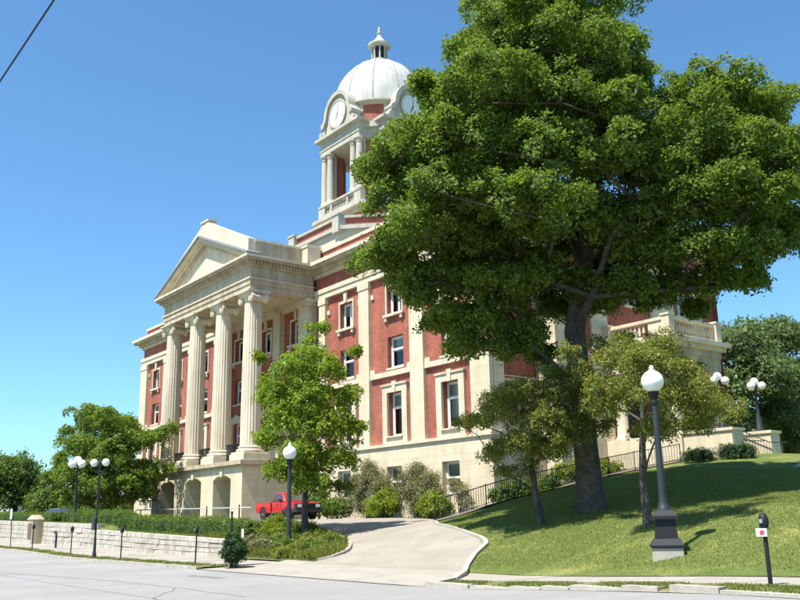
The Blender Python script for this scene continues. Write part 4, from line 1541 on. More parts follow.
# planting island beside the driveway
isl = [('yellow-green leafy plant at the back of the planting island', -37.6, 21.6, .95, .7, 'leaf_lime'), ('yellow-green spreading plant beside the lamp post in the island', -36.2, 20.6, .8, .75, 'leaf_lime'),
       ('grey twiggy plant at the left edge of the planting island', -33.8, 18.3, .75, .7, 'leaf_grey'), ('grey-green low plant beside the grey twiggy one', -32.7, 18.2, .6, .6, 'leaf_grey'),
       ('leafy green plant in the middle of the planting island', -32.6, 19.3, .6, .7, 'leaf_hedge'), ('olive plant in front of the lamp post in the island', -33.6, 19.6, .6, .6, 'leaf_olive'),
       ('green mound near the front of the planting island', -31.2, 18.4, .5, .7, 'leaf_hedge'), ('olive mound at the middle front of the planting island', -30.2, 18.9, .5, .7, 'leaf_olive'),
       ('green mound close to the rounded kerb of the island', -29.1, 18.4, .42, .7, 'leaf_hedge'), ('low olive tuft at the tip of the planting island', -28.2, 18.2, .32, .6, 'leaf_olive'),
       ('tall olive plant under the young maple', -34.6, 21.4, .75, .7, 'leaf_olive'), ('green plant behind the mounds by the driveway', -31.4, 20.0, .5, .7, 'leaf_olive'),
       ('lime plant between hedge end and lamp post', -37.6, 19.8, .7, .6, 'leaf_lime'), ('green plant along the rear kerb of the island', -29.7, 19.6, .36, .6, 'leaf_hedge'),
       ('grey-olive plant at the front left corner of the island', -34.9, 18.0, .5, .5, 'leaf_grey'), ('low olive ground plant along the sidewalk edge of the island', -30.0, 17.8, .3, .6, 'leaf_olive')]
for i, (lab, x, y, h, r, lf) in enumerate(isl):
    q = [(0, 0, h * .5, r * .7), (r * .6, .1, h * .4, r * .55), (-r * .6, -.1, h * .4, r * .55), (.1, r * .5, h * .45, r * .5), (-.1, -r * .5, h * .35, r * .5)]
    shrub('island_plant', lab, (x, y, tz(x, y)), q, lf, 170, 26, .085 if lf != 'leaf_grey' else .11, .2, 60 + i, stems=5, cat='plant', group='plants in the driveway island', wide=.35 if lf == 'leaf_grey' else .5)

# ================================================================== TREES
BIG = [(-19.45,19.87,18.81,1.28),(-23.89,24.4,22.73,1.58),(-19.15,22,20.68,1.76),(-21.92,25.19,23.45,2.01),(-18.13,23.52,19.9,1.25),(-20.58,26.7,22.36,1.42),(-18.3,20.58,17.51,1.6),(-19.89,22.37,18.89,1.74),(-21.72,24.43,20.49,1.9),(-23.19,26.08,21.76,2.03),(-19.45,18.81,16.88,0.91),(-21.24,20.53,18.28,0.99),(-23.3,22.52,19.9,1.08),(-24.94,24.12,21.2,1.16),(-17.39,22.33,17.1,1.37),(-18.73,24.06,18.3,1.48),(-20.28,26.05,19.68,1.6),(-21.52,27.64,20.79,1.7),(-16.97,22.92,15.96,0.86),(-18.27,24.67,17.06,0.92),(-19.76,26.69,18.32,1),(-20.96,28.3,19.33,1.06),(-19.77,17.92,15.08,0.8),(-21.75,19.71,16.42,0.88),(-24.03,21.78,17.97,0.98),(-25.85,23.43,19.21,1.05),(-18.7,18.91,15.1,1.5),(-20.69,20.93,16.54,1.66),(-23,23.26,18.21,1.85),(-24.84,25.12,19.54,2),(-17.58,20.59,15.14,1.53),(-19.38,22.7,16.53,1.68),(-21.46,25.13,18.13,1.86),(-23.12,27.07,19.4,2.01),(-16.94,22.21,14.73,1.18),(-18.44,24.18,15.9,1.28),(-20.18,26.45,17.24,1.4),(-21.57,28.27,18.32,1.5),(-20.91,17.51,16.1,0.24),(-22.63,18.95,17.29,0.26),(-24.61,20.61,18.66,0.29),(-26.2,21.93,19.76,0.3),(-20.14,17.5,14.09,0.92),(-22.13,19.23,15.33,1.02),(-24.44,21.23,16.75,1.12),(-26.28,22.83,17.9,1.21),(-19.04,18.23,13.45,1.46),(-21.15,20.26,14.76,1.62),(-23.59,22.59,16.28,1.81),(-25.54,24.46,17.49,1.96),(-17.81,19.7,13.03,1.62),(-19.82,21.92,14.32,1.8),(-22.14,24.49,15.81,2.01),(-24,26.54,17,2.18),(-17,21.66,12.88,1.4),(-18.64,23.75,13.98,1.54),(-20.55,26.18,15.24,1.69),(-22.07,28.11,16.25,1.82),(-21.34,16.91,13.52,0.9),(-23.11,18.31,14.51,0.97),(-25.15,19.93,15.65,1.06),(-26.79,21.23,16.56,1.13),(-22.49,16.67,13.2,0.61),(-26.85,19.9,15.46,0.73),(-21.93,16.82,12.11,0.93),(-26.79,20.55,14.45,1.13),(-20.15,17.43,12.07,1.44),(-22.17,19.17,13.12,1.59),(-24.49,21.18,14.33,1.75),(-26.35,22.79,15.29,1.89),(-18.69,18.66,11.37,1.51),(-20.77,20.74,12.46,1.68),(-23.17,23.14,13.71,1.88),(-25.09,25.05,14.72,2.03),(-17.7,20.32,10.91,1.34),(-19.54,22.45,11.88,1.48),(-21.68,24.9,13.01,1.64),(-23.39,26.86,13.9,1.77),(-20.89,17.36,10.73,1.03),(-22.67,18.84,11.5,1.12),(-24.72,20.54,12.4,1.22),(-26.36,21.9,13.12,1.3),(-21.51,20.39,10.92,1.57),(-21.51,20.39,10.92,1.57),(-23.57,22.34,11.82,1.72),(-25.35,24.02,12.58,1.85),(-23.94,17.52,10.42,0.66),(-25.64,18.75,11.04,0.71),(-23.3,18.1,10.87,0.76),(-26.34,20.46,12.08,0.86),(-23.01,18.47,9.62,0.62),(-25.78,20.69,10.58,0.69),(-22.4,19.25,9.85,1.24),(-25.72,22.1,11.07,1.42),(-21.13,20.88,9.27,1.38),(-21.13,20.88,9.27,1.38),(-22.98,22.71,9.94,1.5),(-24.47,24.19,10.48,1.59),(-20.15,22.14,9.78,0.9),(-20.15,22.14,9.78,0.9),(-21.97,24.15,10.52,0.99),(-23.47,25.8,11.13,1.05),(-22.11,19.62,8.23,0.88),(-24.69,21.9,9,0.99),(-21.42,20.51,7.92,1.02),(-24.02,23,8.69,1.14),(-20.64,21.5,7.65,0.68),(-23.03,23.99,8.35,0.76),(-22.01,19.99,7.34,0.48),(-23.57,21.41,7.74,0.51),(-22.76,18.79,8.96,0.48),(-25.36,20.93,9.8,0.53),(-16.71,24.44,14.67,0.73),(-19.67,28.78,16.99,0.85),(-16.08,25.67,15.92,0.98),(-18.61,29.71,18.17,1.13),(-15.16,26.74,15.97,1.06),(-17.63,31.08,18.31,1.24),(-14.5,27.68,15.32,1.07),(-16.8,32.06,17.49,1.24),(-15.24,24.78,13.76,1.41),(-16.5,26.82,14.76,1.53),(-17.94,29.17,15.91,1.66),(-19.1,31.05,16.84,1.77),(-14.36,25.97,13.38,1.43),(-15.53,28.08,14.34,1.55),(-16.87,30.52,15.45,1.68),(-17.95,32.47,16.33,1.79),(-14.06,27.36,13.26,0.88),(-16.88,32.84,15.6,1.06),(-16.28,23.97,12.77,1.11),(-19.97,29.4,15.3,1.37),(-16.94,24.01,11.44,1.18),(-20.05,28.43,13.25,1.4),(-15.2,24.36,11.69,1.43),(-16.57,26.56,12.6,1.56),(-18.15,29.09,13.65,1.71),(-19.42,31.11,14.49,1.83),(-14.36,25.87,11.41,1.26),(-15.55,28.01,12.22,1.36),(-16.93,30.49,13.16,1.48),(-18.03,32.47,13.91,1.58),(-17.45,24.08,10.16,0.9),(-20.06,27.68,11.44,1.04),(-15.88,24.55,10.19,1.3),(-19.43,30.03,12.11,1.59),(-15.01,25.75,10.01,1.18),(-18.3,31.4,11.85,1.44),(-14.73,27.01,10.15,0.79),(-17.32,31.76,11.66,0.93),(-14.06,27.95,12.48,0.52),(-16.48,32.76,14.36,0.61),(-14.49,27.78,10.73,0.66),(-16.72,32.07,12.14,0.76),(-14.41,28.79,11.41,0.45),(-16.04,32.05,12.52,0.5),(-17.24,25.79,9.31,0.72),(-18.7,27.98,9.97,0.78),(-16.07,26.09,9.17,0.64),(-18.3,29.7,10.21,0.72),(-15.53,27.38,9.35,0.51),(-17.26,30.43,10.21,0.57),(-18.06,23.79,9.02,0.69),(-20.35,26.81,9.96,0.78),(-19.16,23.4,9.13,0.77),(-21.73,26.54,10.14,0.87),(-17.01,24.32,17,0.37),(-19.81,28.32,19.53,0.44),(-22.56,26.7,12.33,1.15),(-23.54,27.87,12.8,1.2),(-17.8,23.03,11.03,1.03),(-21.28,27.53,12.87,1.23),(-20.47,26.93,11.13,1.02),(-21.72,28.58,11.72,1.09),(-21.72,26.96,9.67,0.72),(-23.01,28.56,10.15,0.76),(-22.36,25.32,9.38,0.78),(-23.71,26.84,9.85,0.82),(-19.16,26.99,9.34,0.46),(-17.58,27.39,8.77,0.3),(-21.23,21.08,7.18,0.41),(-21.87,23.51,7.34,0.44)]
CRAB_B = [(-14.18,21.1,5.42,0.63),(-16.7,24.85,6.1,0.75),(-14.81,20.45,5.73,0.75),(-17.31,23.91,6.43,0.87),(-15.76,20.14,5.99,0.76),(-17.65,22.56,6.52,0.85),(-16.04,19.54,5.12,0.63),(-18.17,22.14,5.58,0.71),(-14.88,19.9,4.86,0.84),(-17.78,23.77,5.49,1.01),(-14.12,21.06,4.68,0.86),(-16.72,24.95,5.25,1.02),(-13.98,22.37,4.58,0.42),(-15.7,25.12,4.95,0.47),(-14.62,24.03,4.46,0.38),(-15.93,19.65,4.52,0.51),(-18.07,22.29,4.91,0.58),(-14.96,20.76,3.92,0.63),(-17.08,23.7,4.25,0.72),(-14.4,21.85,4.03,0.53),(-16.16,24.51,4.33,0.59),(-16.52,21.59,6.69,0.43),(-17.42,20.44,5.82,0.3),(-17.58,20.23,6.44,0.27),(-14.96,21.35,6.34,0.42),(-16.61,23.71,6.86,0.46)]
CRAB_A = [(-20.55,20.05,4.98,0.71),(-22.67,22.12,5.32,0.79),(-20.01,20.69,5.45,0.78),(-22.11,22.87,5.85,0.86),(-21.27,19.72,4.64,0.39),(-22.89,21.23,4.87,0.42),(-19.6,20.89,4.6,0.84),(-21.95,23.4,4.96,0.94),(-19.37,21.66,5.44,0.79),(-21.28,23.79,5.82,0.87),(-19.08,21.98,4.61,0.72),(-21,24.2,4.91,0.79),(-20.18,20.51,3.84,0.71),(-22.27,22.63,4.07,0.79),(-21.21,20.23,3.54,0.36),(-22.43,21.39,3.66,0.38),(-19.65,21.34,3.66,0.72),(-21.55,23.4,3.86,0.79),(-19.88,23.3,6.13,0.56),(-19.53,23.74,4.41,0.48),(-19.01,22.69,5.13,0.53),(-20.4,24.35,5.39,0.57),(-19.25,21.87,3.97,0.59),(-21.1,23.97,4.2,0.65),(-19.81,21.97,6.19,0.54),(-20.99,23.28,6.46,0.57),(-22.4,20.07,4.66,0.24),(-21.04,21.81,3.11,0.41),(-21.56,21.14,3.06,0.34)]
MAPLE = [(-33.7,21.34,10.17,0.41),(-32.96,20.5,8.79,0.75),(-34.84,21.67,9.2,0.8),(-32.36,21.07,7.99,0.79),(-34.42,22.41,8.39,0.84),(-33.35,19.81,8.2,0.71),(-35.46,21.06,8.61,0.75),(-33.71,19.32,7.22,0.75),(-35.87,20.56,7.58,0.8),(-32.57,20.27,6.8,1.13),(-35.21,21.92,7.22,1.22),(-31.98,21.72,6.83,0.61),(-33.84,22.98,7.13,0.65),(-34.34,19.03,6.92,0.36),(-35.96,19.93,7.17,0.37),(-33.32,19.47,5.87,1.13),(-35.85,20.95,6.19,1.22),(-32.19,20.81,5.4,1.21),(-34.74,22.46,5.7,1.3),(-31.96,22.24,5.53,0.57),(-33.31,23.17,5.69,0.59),(-34.02,19.14,5.05,0.53),(-35.96,20.23,5.24,0.56),(-32.9,19.99,4.35,1.12),(-35.41,21.52,4.56,1.21),(-32.15,21.56,4.13,0.96),(-33.96,22.78,4.27,1.01),(-33.98,19.44,3.76,0.66),(-35.64,20.39,3.86,0.69),(-32.89,20.5,3.21,1.04),(-34.86,21.73,3.31,1.11),(-32.97,22.27,3.01,0.54),(-32.6,22.76,9.1,0.23),(-35.26,19.34,8.9,0.23)]
LEFT = [(-62.59,21.79,8.49,1.49),(-64.69,22.52,8.72,1.54),(-67.1,23.36,8.99,1.6),(-69.04,24.03,9.2,1.65),(-64.43,21.27,9.51,1.15),(-68.66,22.67,10.03,1.22),(-61.28,22.82,7.36,1.47),(-63.6,23.68,7.58,1.53),(-66.28,24.68,7.83,1.59),(-68.42,25.48,8.03,1.64),(-63.14,20.65,7.08,1.49),(-65.44,21.4,7.27,1.55),(-68.09,22.26,7.5,1.61),(-70.21,22.96,7.69,1.66),(-61.54,21.91,6.3,1.91),(-64.11,22.82,6.5,1.99),(-67.08,23.88,6.73,2.08),(-69.45,24.72,6.91,2.15),(-61.05,23.82,7.38,1.18),(-67.26,26.25,7.97,1.3),(-61.5,25.18,7.76,0.75),(-65.36,26.76,8.14,0.79),(-64.41,20.15,5.04,1.51),(-70.13,21.94,5.35,1.65),(-62.6,21.35,4.28,1.78),(-64.87,22.13,4.38,1.85),(-67.5,23.02,4.49,1.92),(-69.6,23.74,4.58,1.98),(-61.07,23.26,4.58,1.76),(-63.31,24.12,4.69,1.82),(-65.9,25.1,4.82,1.9),(-67.96,25.89,4.92,1.96),(-60.83,24.59,5.28,1.1),(-66.43,26.85,5.62,1.21),(-67.66,20.54,3.76,1.03),(-65.5,19.71,6.08,0.46),(-70.04,21.08,6.39,0.49),(-62.8,26.79,8.38,0.54),(-68.08,20,5,0.64),(-64.5,21,3.31,0.99),(-68.97,22.46,3.43,1.06),(-62.34,22.53,3.25,1.11),(-68.23,24.66,3.4,1.22),(-61.5,24.36,3.64,0.96),(-66.37,26.29,3.8,1.04)]
FARL = [(-111.32,28.41,7.57,2.84),(-114.56,29.24,7.75,2.92),(-118.31,30.19,7.95,3.01),(-121.3,30.96,8.11,3.09),(-112.74,26.59,6.92,3.25),(-116.02,27.37,7.07,3.34),(-119.81,28.26,7.25,3.45),(-122.84,28.97,7.4,3.54),(-110.21,30.51,5.92,1.8),(-113.13,31.32,6.04,1.84),(-116.5,32.25,6.17,1.9),(-119.19,33,6.27,1.94),(-111.47,28.1,5.15,2.58),(-114.77,28.93,5.25,2.65),(-118.58,29.89,5.37,2.74),(-121.63,30.66,5.47,2.81),(-110.77,30.21,4.55,1.8),(-113.52,30.96,4.62,1.85),(-116.7,31.82,4.71,1.9),(-119.24,32.52,4.78,1.94)]
RA = [(-38.22,64.67,14.77,2.39),(-39.68,67.14,15.28,2.48),(-41.37,69.99,15.86,2.59),(-42.72,72.28,16.32,2.67),(-37.06,65.06,11.95,2.88),(-38.72,67.98,12.41,3.01),(-40.64,71.36,12.95,3.16),(-42.18,74.05,13.38,3.28),(-38.67,62.98,11.19,2),(-40.41,65.81,11.63,2.09),(-42.42,69.08,12.12,2.2),(-44.03,71.7,12.52,2.28),(-38.46,63.76,8.29,1.68),(-40.07,66.43,8.57,1.75),(-41.93,69.51,8.89,1.83),(-43.42,71.97,9.15,1.89),(-39.57,63.6,14.47,1.11),(-40.93,65.77,14.91,1.15),(-42.49,68.28,15.42,1.19),(-43.74,70.29,15.83,1.22),(-38.67,65.82,6.26,1.03),(-41.99,71.48,6.66,1.12)]
RB = [(-39.6,73.6,16.4,2.47),(-40.79,75.81,16.84,2.55),(-42.16,78.35,17.35,2.63),(-43.26,80.39,17.76,2.7),(-38.54,72.66,12.16,2.79),(-40.19,75.78,12.61,2.91),(-42.09,79.37,13.13,3.05),(-43.62,82.24,13.55,3.16),(-39.87,72.08,9.25,2.41),(-41.32,74.71,9.53,2.5),(-43,77.75,9.85,2.6),(-44.35,80.18,10.11,2.68),(-39.18,73.54,7.54,1.31),(-40.49,75.99,7.74,1.35),(-41.99,78.81,7.97,1.4),(-43.19,81.07,8.15,1.45)]

gz = tz(-20.3, 23.9)
tree('maple_tree', 'very large leafy maple towering over the lawn in front of the courthouse', (-20.3, 23.9, gz),
     [(-20.3, 23.9, gz - .2), (-20.3, 23.9, gz + .15), (-20.3, 23.9, gz + .6), (-20.3, 23.88, gz + 1.6), (-20.32, 23.86, 4.2), (-20.32, 23.86, 5.6), (-20.4, 23.8, 8.0), (-20.15, 24.15, 10.0), (-19.95, 24.4, 12.0), (-20.2, 24.2, 15.0), (-20.3, 24.1, 18.0)],
     [.68, .58, .48, .42, .41, .4, .37, .33, .28, .2, .1], BIG, 'leaf_big', 22, 76, .132, .42, 101, sat=6, shrink=.83, inner=.52, low=-.4, r_tip=.026, r_max=.32, step=1.2, nside=16)
tw = MB()
tw.tube([(-18.6, 25.9, 16.6), (-18.45, 26.2, 17.8), (-18.25, 26.5, 18.9), (-18.05, 26.75, 19.7)], [.07, .055, .035, .012], 6)
tw.tube([(-18.45, 26.2, 17.8), (-18.6, 26.2, 18.7), (-18.55, 26.25, 19.3)], [.045, .028, .01], 5)
tw.tube([(-18.25, 26.5, 18.9), (-18.35, 26.45, 19.5), (-18.3, 26.5, 19.9)], [.03, .02, .008], 5)
bigt = bpy.data.objects['maple_tree']
tw.build('dead_twig', MAT['twig'], bigt)
gz = tz(-16.37, 21.72)
tree('ornamental_tree', 'small olive-leaved tree between the big trunk and the near lamp post', (-16.37, 21.72, gz),
     [(-16.37, 21.72, gz - .1), (-16.37, 21.72, gz + .3), (-16.4, 21.7, gz + 1.2), (-16.36, 21.75, gz + 2.2), (-16.3, 21.8, gz + 3.0), (-16.25, 21.85, gz + 4.0)],
     [.17, .13, .11, .1, .08, .05], CRAB_B, 'leaf_olive', 112, 33, .082, .26, 102, sat=4, shrink=.85, r_tip=.012, r_max=.075, step=.6, wide=.5)
gz = tz(-20.9, 22.03)
tree('ornamental_tree', 'small olive-leaved tree left of the big maple trunk, before the building corner', (-20.9, 22.03, gz),
     [(-20.9, 22.03, gz - .1), (-20.9, 22.03, gz + .3), (-21.0, 21.93, gz + 1.1), (-21.05, 21.9, gz + 2.0), (-20.95, 22.0, gz + 2.9), (-20.9, 22.0, gz + 3.7)],
     [.17, .13, .11, .09, .07, .04], CRAB_A, 'leaf_olive', 118, 33, .082, .27, 103, sat=4, shrink=.88, r_tip=.014, r_max=.09, step=.7, wide=.5)
gz = tz(-34.0, 20.95)
tree('young_maple', 'slim bright green young maple growing in the driveway island', (-34.0, 20.95, gz),
     [(-34.0, 20.95, gz - .1), (-34.0, 20.95, gz + .3), (-34.0, 20.93, gz + 1.5), (-33.95, 20.97, gz + 3.0), (-33.9, 21.0, gz + 4.9), (-33.85, 21.1, gz + 6.8), (-33.75, 21.25, gz + 8.4)],
     [.2, .15, .13, .11, .09, .06, .03], MAPLE, 'leaf_young', 46, 34, .13, .32, 104, sat=3, shrink=.88, r_tip=.014, r_max=.08, step=.7)
tree('locust_tree', 'broad green tree at the left corner of the portico', (-65.56, 23.24, 1.6),
     [(-65.56, 23.24, 1.4), (-65.56, 23.24, 2.0), (-65.5, 23.2, 3.5), (-65.6, 23.3, 5.0), (-65.6, 23.3, 7.0), (-65.8, 23.1, 8.6)],
     [.34, .28, .24, .2, .13, .07], LEFT, 'leaf_big', 17, 36, .2, .48, 105, sat=3, shrink=.88, r_tip=.03, r_max=.18)
for i, (x, y, lab) in enumerate(((-116, 30, 'dark green far tree at the left edge of the picture'), (-108.5, 32.5, 'rounded far tree between the left edge and the three-globe lamp'))):
    L = FARL[:14] if i == 0 else [(a + 9.5, b + 1.5, c * .86 - .3, r * .8) for a, b, c, r in FARL[8:20]]
    tree('far_tree', lab, (x, y, 1.5), [(x, y, 1.2), (x, y, 3.0), (x, y, 5.0), (x, y, 6.5)], [.4, .3, .2, .1], L, 'leaf_far', 9, 30, .38, .9, 106 + i, r_tip=.05, r_max=.25, group='far trees at the left')
tree('far_tree', 'dark spreading tree right behind the side porch', (-40.9, 67.9, 4.4), [(-40.9, 67.9, 4.2), (-40.9, 67.9, 6), (-40.7, 67.8, 9), (-40.6, 67.9, 12)], [.5, .4, .3, .15], RA, 'leaf_blue', 10, 36, .3, .75, 110, r_tip=.05, r_max=.3, group='trees behind the side porch')
tree('far_tree', 'dark spreading tree at the right edge behind the steps', (-41.8, 76.5, 4.4), [(-41.8, 76.5, 4.2), (-41.8, 76.5, 6), (-41.6, 76.4, 9), (-41.5, 76.5, 12)], [.5, .4, .3, .15], RB, 'leaf_blue', 10, 36, .3, .75, 111, r_tip=.05, r_max=.3, group='trees behind the side porch')

# ================================================================== LAMPS
def globe_lamp(label, x, y, h, rotz=0.0, plinth=.2, pedestal=True, g=.285):
    z = tz(x, y)
    t = thing('lamp_post', label, 'lamp post', (x, y, z), 'single-globe lamp posts')
    rot = Matrix.Translation((x, y, 0)) @ Matrix.Rotation(rotz, 4, 'Z') @ Matrix.Translation((-x, -y, 0))
    b = z + plinth
    MB().frustum((x, y), (.37, .37), (.36, .36), z - .35, b - .02).xform(rot).build('plinth', MAT['concrete'], t)
    top = z + h - .66
    if pedestal:
        p = MB().frustum((x, y), (.40, .40), (.40, .40), b, b + .05).frustum((x, y), (.39, .39), (.31, .31), b + .05, b + .2)
        p.frustum((x, y), (.27, .27), (.24, .24), b + .2, b + .66).frustum((x, y), (.33, .33), (.33, .33), b + .66, b + .74).frustum((x, y), (.31, .31), (.18, .18), b + .74, b + .88)
        p.xform(rot).build('pedestal', MAT['iron'], t)
        for a in range(4):
            mm = Matrix.Translation((x, y, 0)) @ Matrix.Rotation(rotz + a * math.pi / 2, 4, 'Z')
            MB().add(MB().extrude([(-.16, -.268, b + .26), (.16, -.268, b + .26), (.14, -.246, b + .6), (-.14, -.246, b + .6)], (0, .02, 0)), mm).build('pedestal_panel', MAT['iron'], t)
        pole = [(.17, b + .86), (.165, b + .92), (.13, b + .97), (.105, b + 1.08), (.094, b + 1.3)]
    else:
        pole = [(.2, b), (.2, b + .1), (.14, b + .16), (.115, b + .4), (.1, b + .6)]
    MB().lathe(pole + [(.07, top - .35), (.068, top - .3)], (x, y, 0), 20).build('pole', MAT['darkgrey'], t, smooth=40)
    MB().lathe([(.1, top - .3), (.1, top - .22), (.075, top - .2), (.13, top - .06), (.14, top), (.1, top + .02)], (x, y, 0), 20).build('collar', MAT['iron'], t, smooth=40)
    prof = [(g * math.sin(a), top + g * .96 - g * math.cos(a)) for a in np.linspace(.25, math.pi - .02, 18)]
    MB().lathe(prof, (x, y, 0), 28).build('globe', MAT['globe'], t, smooth=80)
    zt2 = top + g * 1.94
    MB().lathe([(.08, zt2 - .02), (.08, zt2 + .02), (.045, zt2 + .04), (.065, zt2 + .08), (.02, zt2 + .14)], (x, y, 0), 12).build('finial', MAT['white'], t, smooth=50)
    return t


globe_lamp('tall black lamp post with one white globe on the right lawn', -13.66, 18.81, 4.68, R(38))
globe_lamp('black lamp post with one white globe in the driveway island', -31.45, 18.62, 4.28, R(38), .05, False)


def cluster_lamp(label, x, y, z, h, arms, gsize=.24, group=None, drop=.45):
    t = thing('lamp_post', label, 'lamp post', (x, y, z), group)
    bk_ = 1.0 if arms > 2 else .45
    MB().lathe([(.22 * bk_, 0), (.22 * bk_, .15), (.16 * bk_, .25), (.13 * bk_, .8), (.09 * bk_ + .01, .9), (.07 * bk_ + .01, 1.1), (.05, h - .5), (.09, h - .45), (.09, h - .35), (.05, h - .3)], (x, y, z), 14).build('pole', MAT['darkgrey'], t, smooth=40)
    hub = MB()
    P = []
    for k in range(arms):
        a = 2 * math.pi * k / arms + .5
        ex, ey = x + .36 * math.cos(a), y + .36 * math.sin(a)
        hub.tube([(x, y, z + h - .75), (x + .2 * math.cos(a), y + .2 * math.sin(a), z + h - .85), (ex, ey, z + h - .72), (ex, ey, z + h - .55)], .025, 6)
        P.append((ex, ey, z + h - .55 + gsize * .9))
    if arms > 2:
        P.append((x, y, z + h - .3 + gsize * .9))
    hub.build('arms', MAT['darkgrey'], t, smooth=50)
    for p in P:
        MB().lathe([(gsize * math.sin(a), -gsize * math.cos(a)) for a in np.linspace(.2, math.pi - .02, 12)], p, 18).build('globe', MAT['globe'], t, smooth=80)
    return t


cluster_lamp('black post with a cluster of white globes behind the left hedge', -60.2, 19.3, tz(-60.2, 19.3), 4.15, 3, .27)
st = cluster_lamp('thin street lamp with two white globes side by side on the left sidewalk edge', -42.3, 14.6, .1, 4.75, 2, .18)
MB().box(-42.5, -42.14, 14.46, 14.53, 1.35, 1.85).build('notice_box', MAT['darkgrey'], st)

# ================================================================== SIDE STEPS, RAILINGS
stp = thing('entrance_steps', 'stone cheek walls and steps descending from the side porch', 'steps', (-26, 43.1, 4.3))
for v0, v1 in ((40.95, 41.95), (44.6, 45.5)):
    MB().box(-28.08, -25.2, v0, v1, 3.2, 5.7).box(-28.08, -25.1, v0 - .08, v1 + .08, 5.7, 5.85).build('cheek_wall', MAT['stone'], stp)
for k in range(9):
    MB().box(-28.08 + .33 * k, -28.08 + .33 * (k + 1), 41.96, 44.59, 3.2, 5.6 - .165 * k).build('step', MAT['concrete'], stp)
for v in (42.15, 44.4):
    hr = MB()
    hr.tube([(-27.9, v, 6.5), (-25.2, v, 5.2), (-24.2, v, 5.1)], .03, 6)
    for k in range(18):
        x = -27.9 + 2.7 * k / 17
        hr.tube([(x, v, 5.62 - .165 * int((x + 28.08) / .33)), (x, v, 6.5 - (x + 27.9) * .481)], .012, 4)
    hr.build('handrail', MAT['iron'], stp)
cluster_lamp('cluster lamp with white globes on the nearer cheek wall of the side steps', -26.0, 41.45, 5.85, 2.85, 3, .22, 'cluster lamps at the side steps')
cluster_lamp('cluster lamp with white globes on the farther cheek wall of the side steps', -26.0, 45.0, 5.85, 2.85, 3, .22, 'cluster lamps at the side steps')

# lower walk steps at the far right
GU, GV = -18.9, 37.2
gz0 = tz(GU, GV)
ls = thing('garden_steps', 'short flight of low stone steps with pale edging at the far right', 'steps', (GU, GV, gz0))
for k in range(5):
    MB().box(GU - .9, GU + .9, GV + k * .42, GV + (k + 1) * .42, gz0 - .4, gz0 + .05 + k * .12).build('step', MAT['concrete'], ls)
for x in (GU - 1.02, GU + 1.02):
    MB().extrude([(x - .1, GV - .2, gz0 - .3), (x - .1, GV + 2.3, gz0 - .3), (x - .1, GV + 2.3, gz0 + .72), (x - .1, GV - .2, gz0 + .1)], (.2, 0, 0)).build('edging', MAT['kerb'], ls)

rail = thing('ramp_railing', 'thin black iron railing climbing along the ramp beside the lawn', 'railing', (-27.6, 24.6, 1.8))
pth = [(-28.55, 23.85), (-27.75, 24.9), (-27.6, 27), (-27.6, 30), (-27.6, 33), (-27.6, 36), (-26.9, 38.8)]
P = []
for (a, b), (c, d) in zip(pth, pth[1:]):
    k = max(1, int(math.dist((a, b), (c, d)) / 1.0))
    for i in range(k):
        P.append((a + (c - a) * i / k, b + (d - b) * i / k))
P.append(pth[-1])
m1, m2 = MB(), MB()
m1.tube([(x, y, tz(x, y) + .92) for x, y in P], .022, 6)
m1.tube([(x, y, tz(x, y) + .16) for x, y in P], .014, 6)
m1.build('rail', MAT['iron'], rail)
for i, (x, y) in enumerate(P):
    if i % 2 == 0:
        MB().tube([(x, y, tz(x, y) - .1), (x, y, tz(x, y) + .98)], .026, 6).build('post', MAT['iron'], rail)
for (a, b), (c, d) in zip(P, P[1:]):
    for i in range(8):
        x, y = a + (c - a) * i / 8, b + (d - b) * i / 8
        z = tz(x, y)
        m2.box(x - .008, x + .008, y - .008, y + .008, z + .16, z + .92)
tag(m2.build('pickets', MAT['iron'], rail), kind='stuff')

fr_ = thing('forecourt_rail', 'low pale rail on dark posts across the front of the portico arches', 'railing', (-56, 25.6, 1.7))
for x in (-65.2, -62.0, -58.6, -54.0, -49.5):
    MB().tube([(x, 25.8, tz(x, 25.8) - .05), (x, 25.8, 2.62)], .045, 8).build('post', MAT['darkgrey'], fr_)
m = MB()
m.tube([(-66.2, 25.8, 2.6), (-48, 25.8, 2.42)], .035, 8)
m.build('rail', MAT['silver'], fr_)

# ================================================================== STREET FURNITURE
def meter(label, x, y, lean=0.0, card=False, h=1.12):
    z = float(street_z(x)) + .08
    t = thing('parking_meter', label, 'parking meter', (x, y, z), 'parking meters on the sidewalk')
    MB().tube([(x, y, z - .1), (x + lean, y, z + h)], .028 if not card else .04, 8).build('post', MAT['iron'], t)
    X = x + lean
    m = MB()
    m.lathe([(.05, 0), (.075, .03), (.09, .12), (.085, .18), (.06, .25), (.025, .28)], (X, y, z + h), 14)
    m.build('meter_head', MAT['iron'], t, smooth=50)
    MB().box(X - .03, X + .03, y - .098, y - .08, z + h + .1, z + h + .17).build('meter_window', MAT['chrome'], t)
    if card:
        c = MB().box(X - .12, X + .09, y - .085, y - .075, z + h - .13, z + h + .01).build('card', MAT['white'], t)
        MB().extrude([(X - .05, y - .089, z + h - .1), (X + .0, y - .089, z + h - .11), (X + .05, y - .089, z + h - .07), (X + .03, y - .089, z + h - .02), (X - .04, y - .089, z + h - .03)], (0, .003, 0)).build('card_print', MAT['signred'], c)
    return t


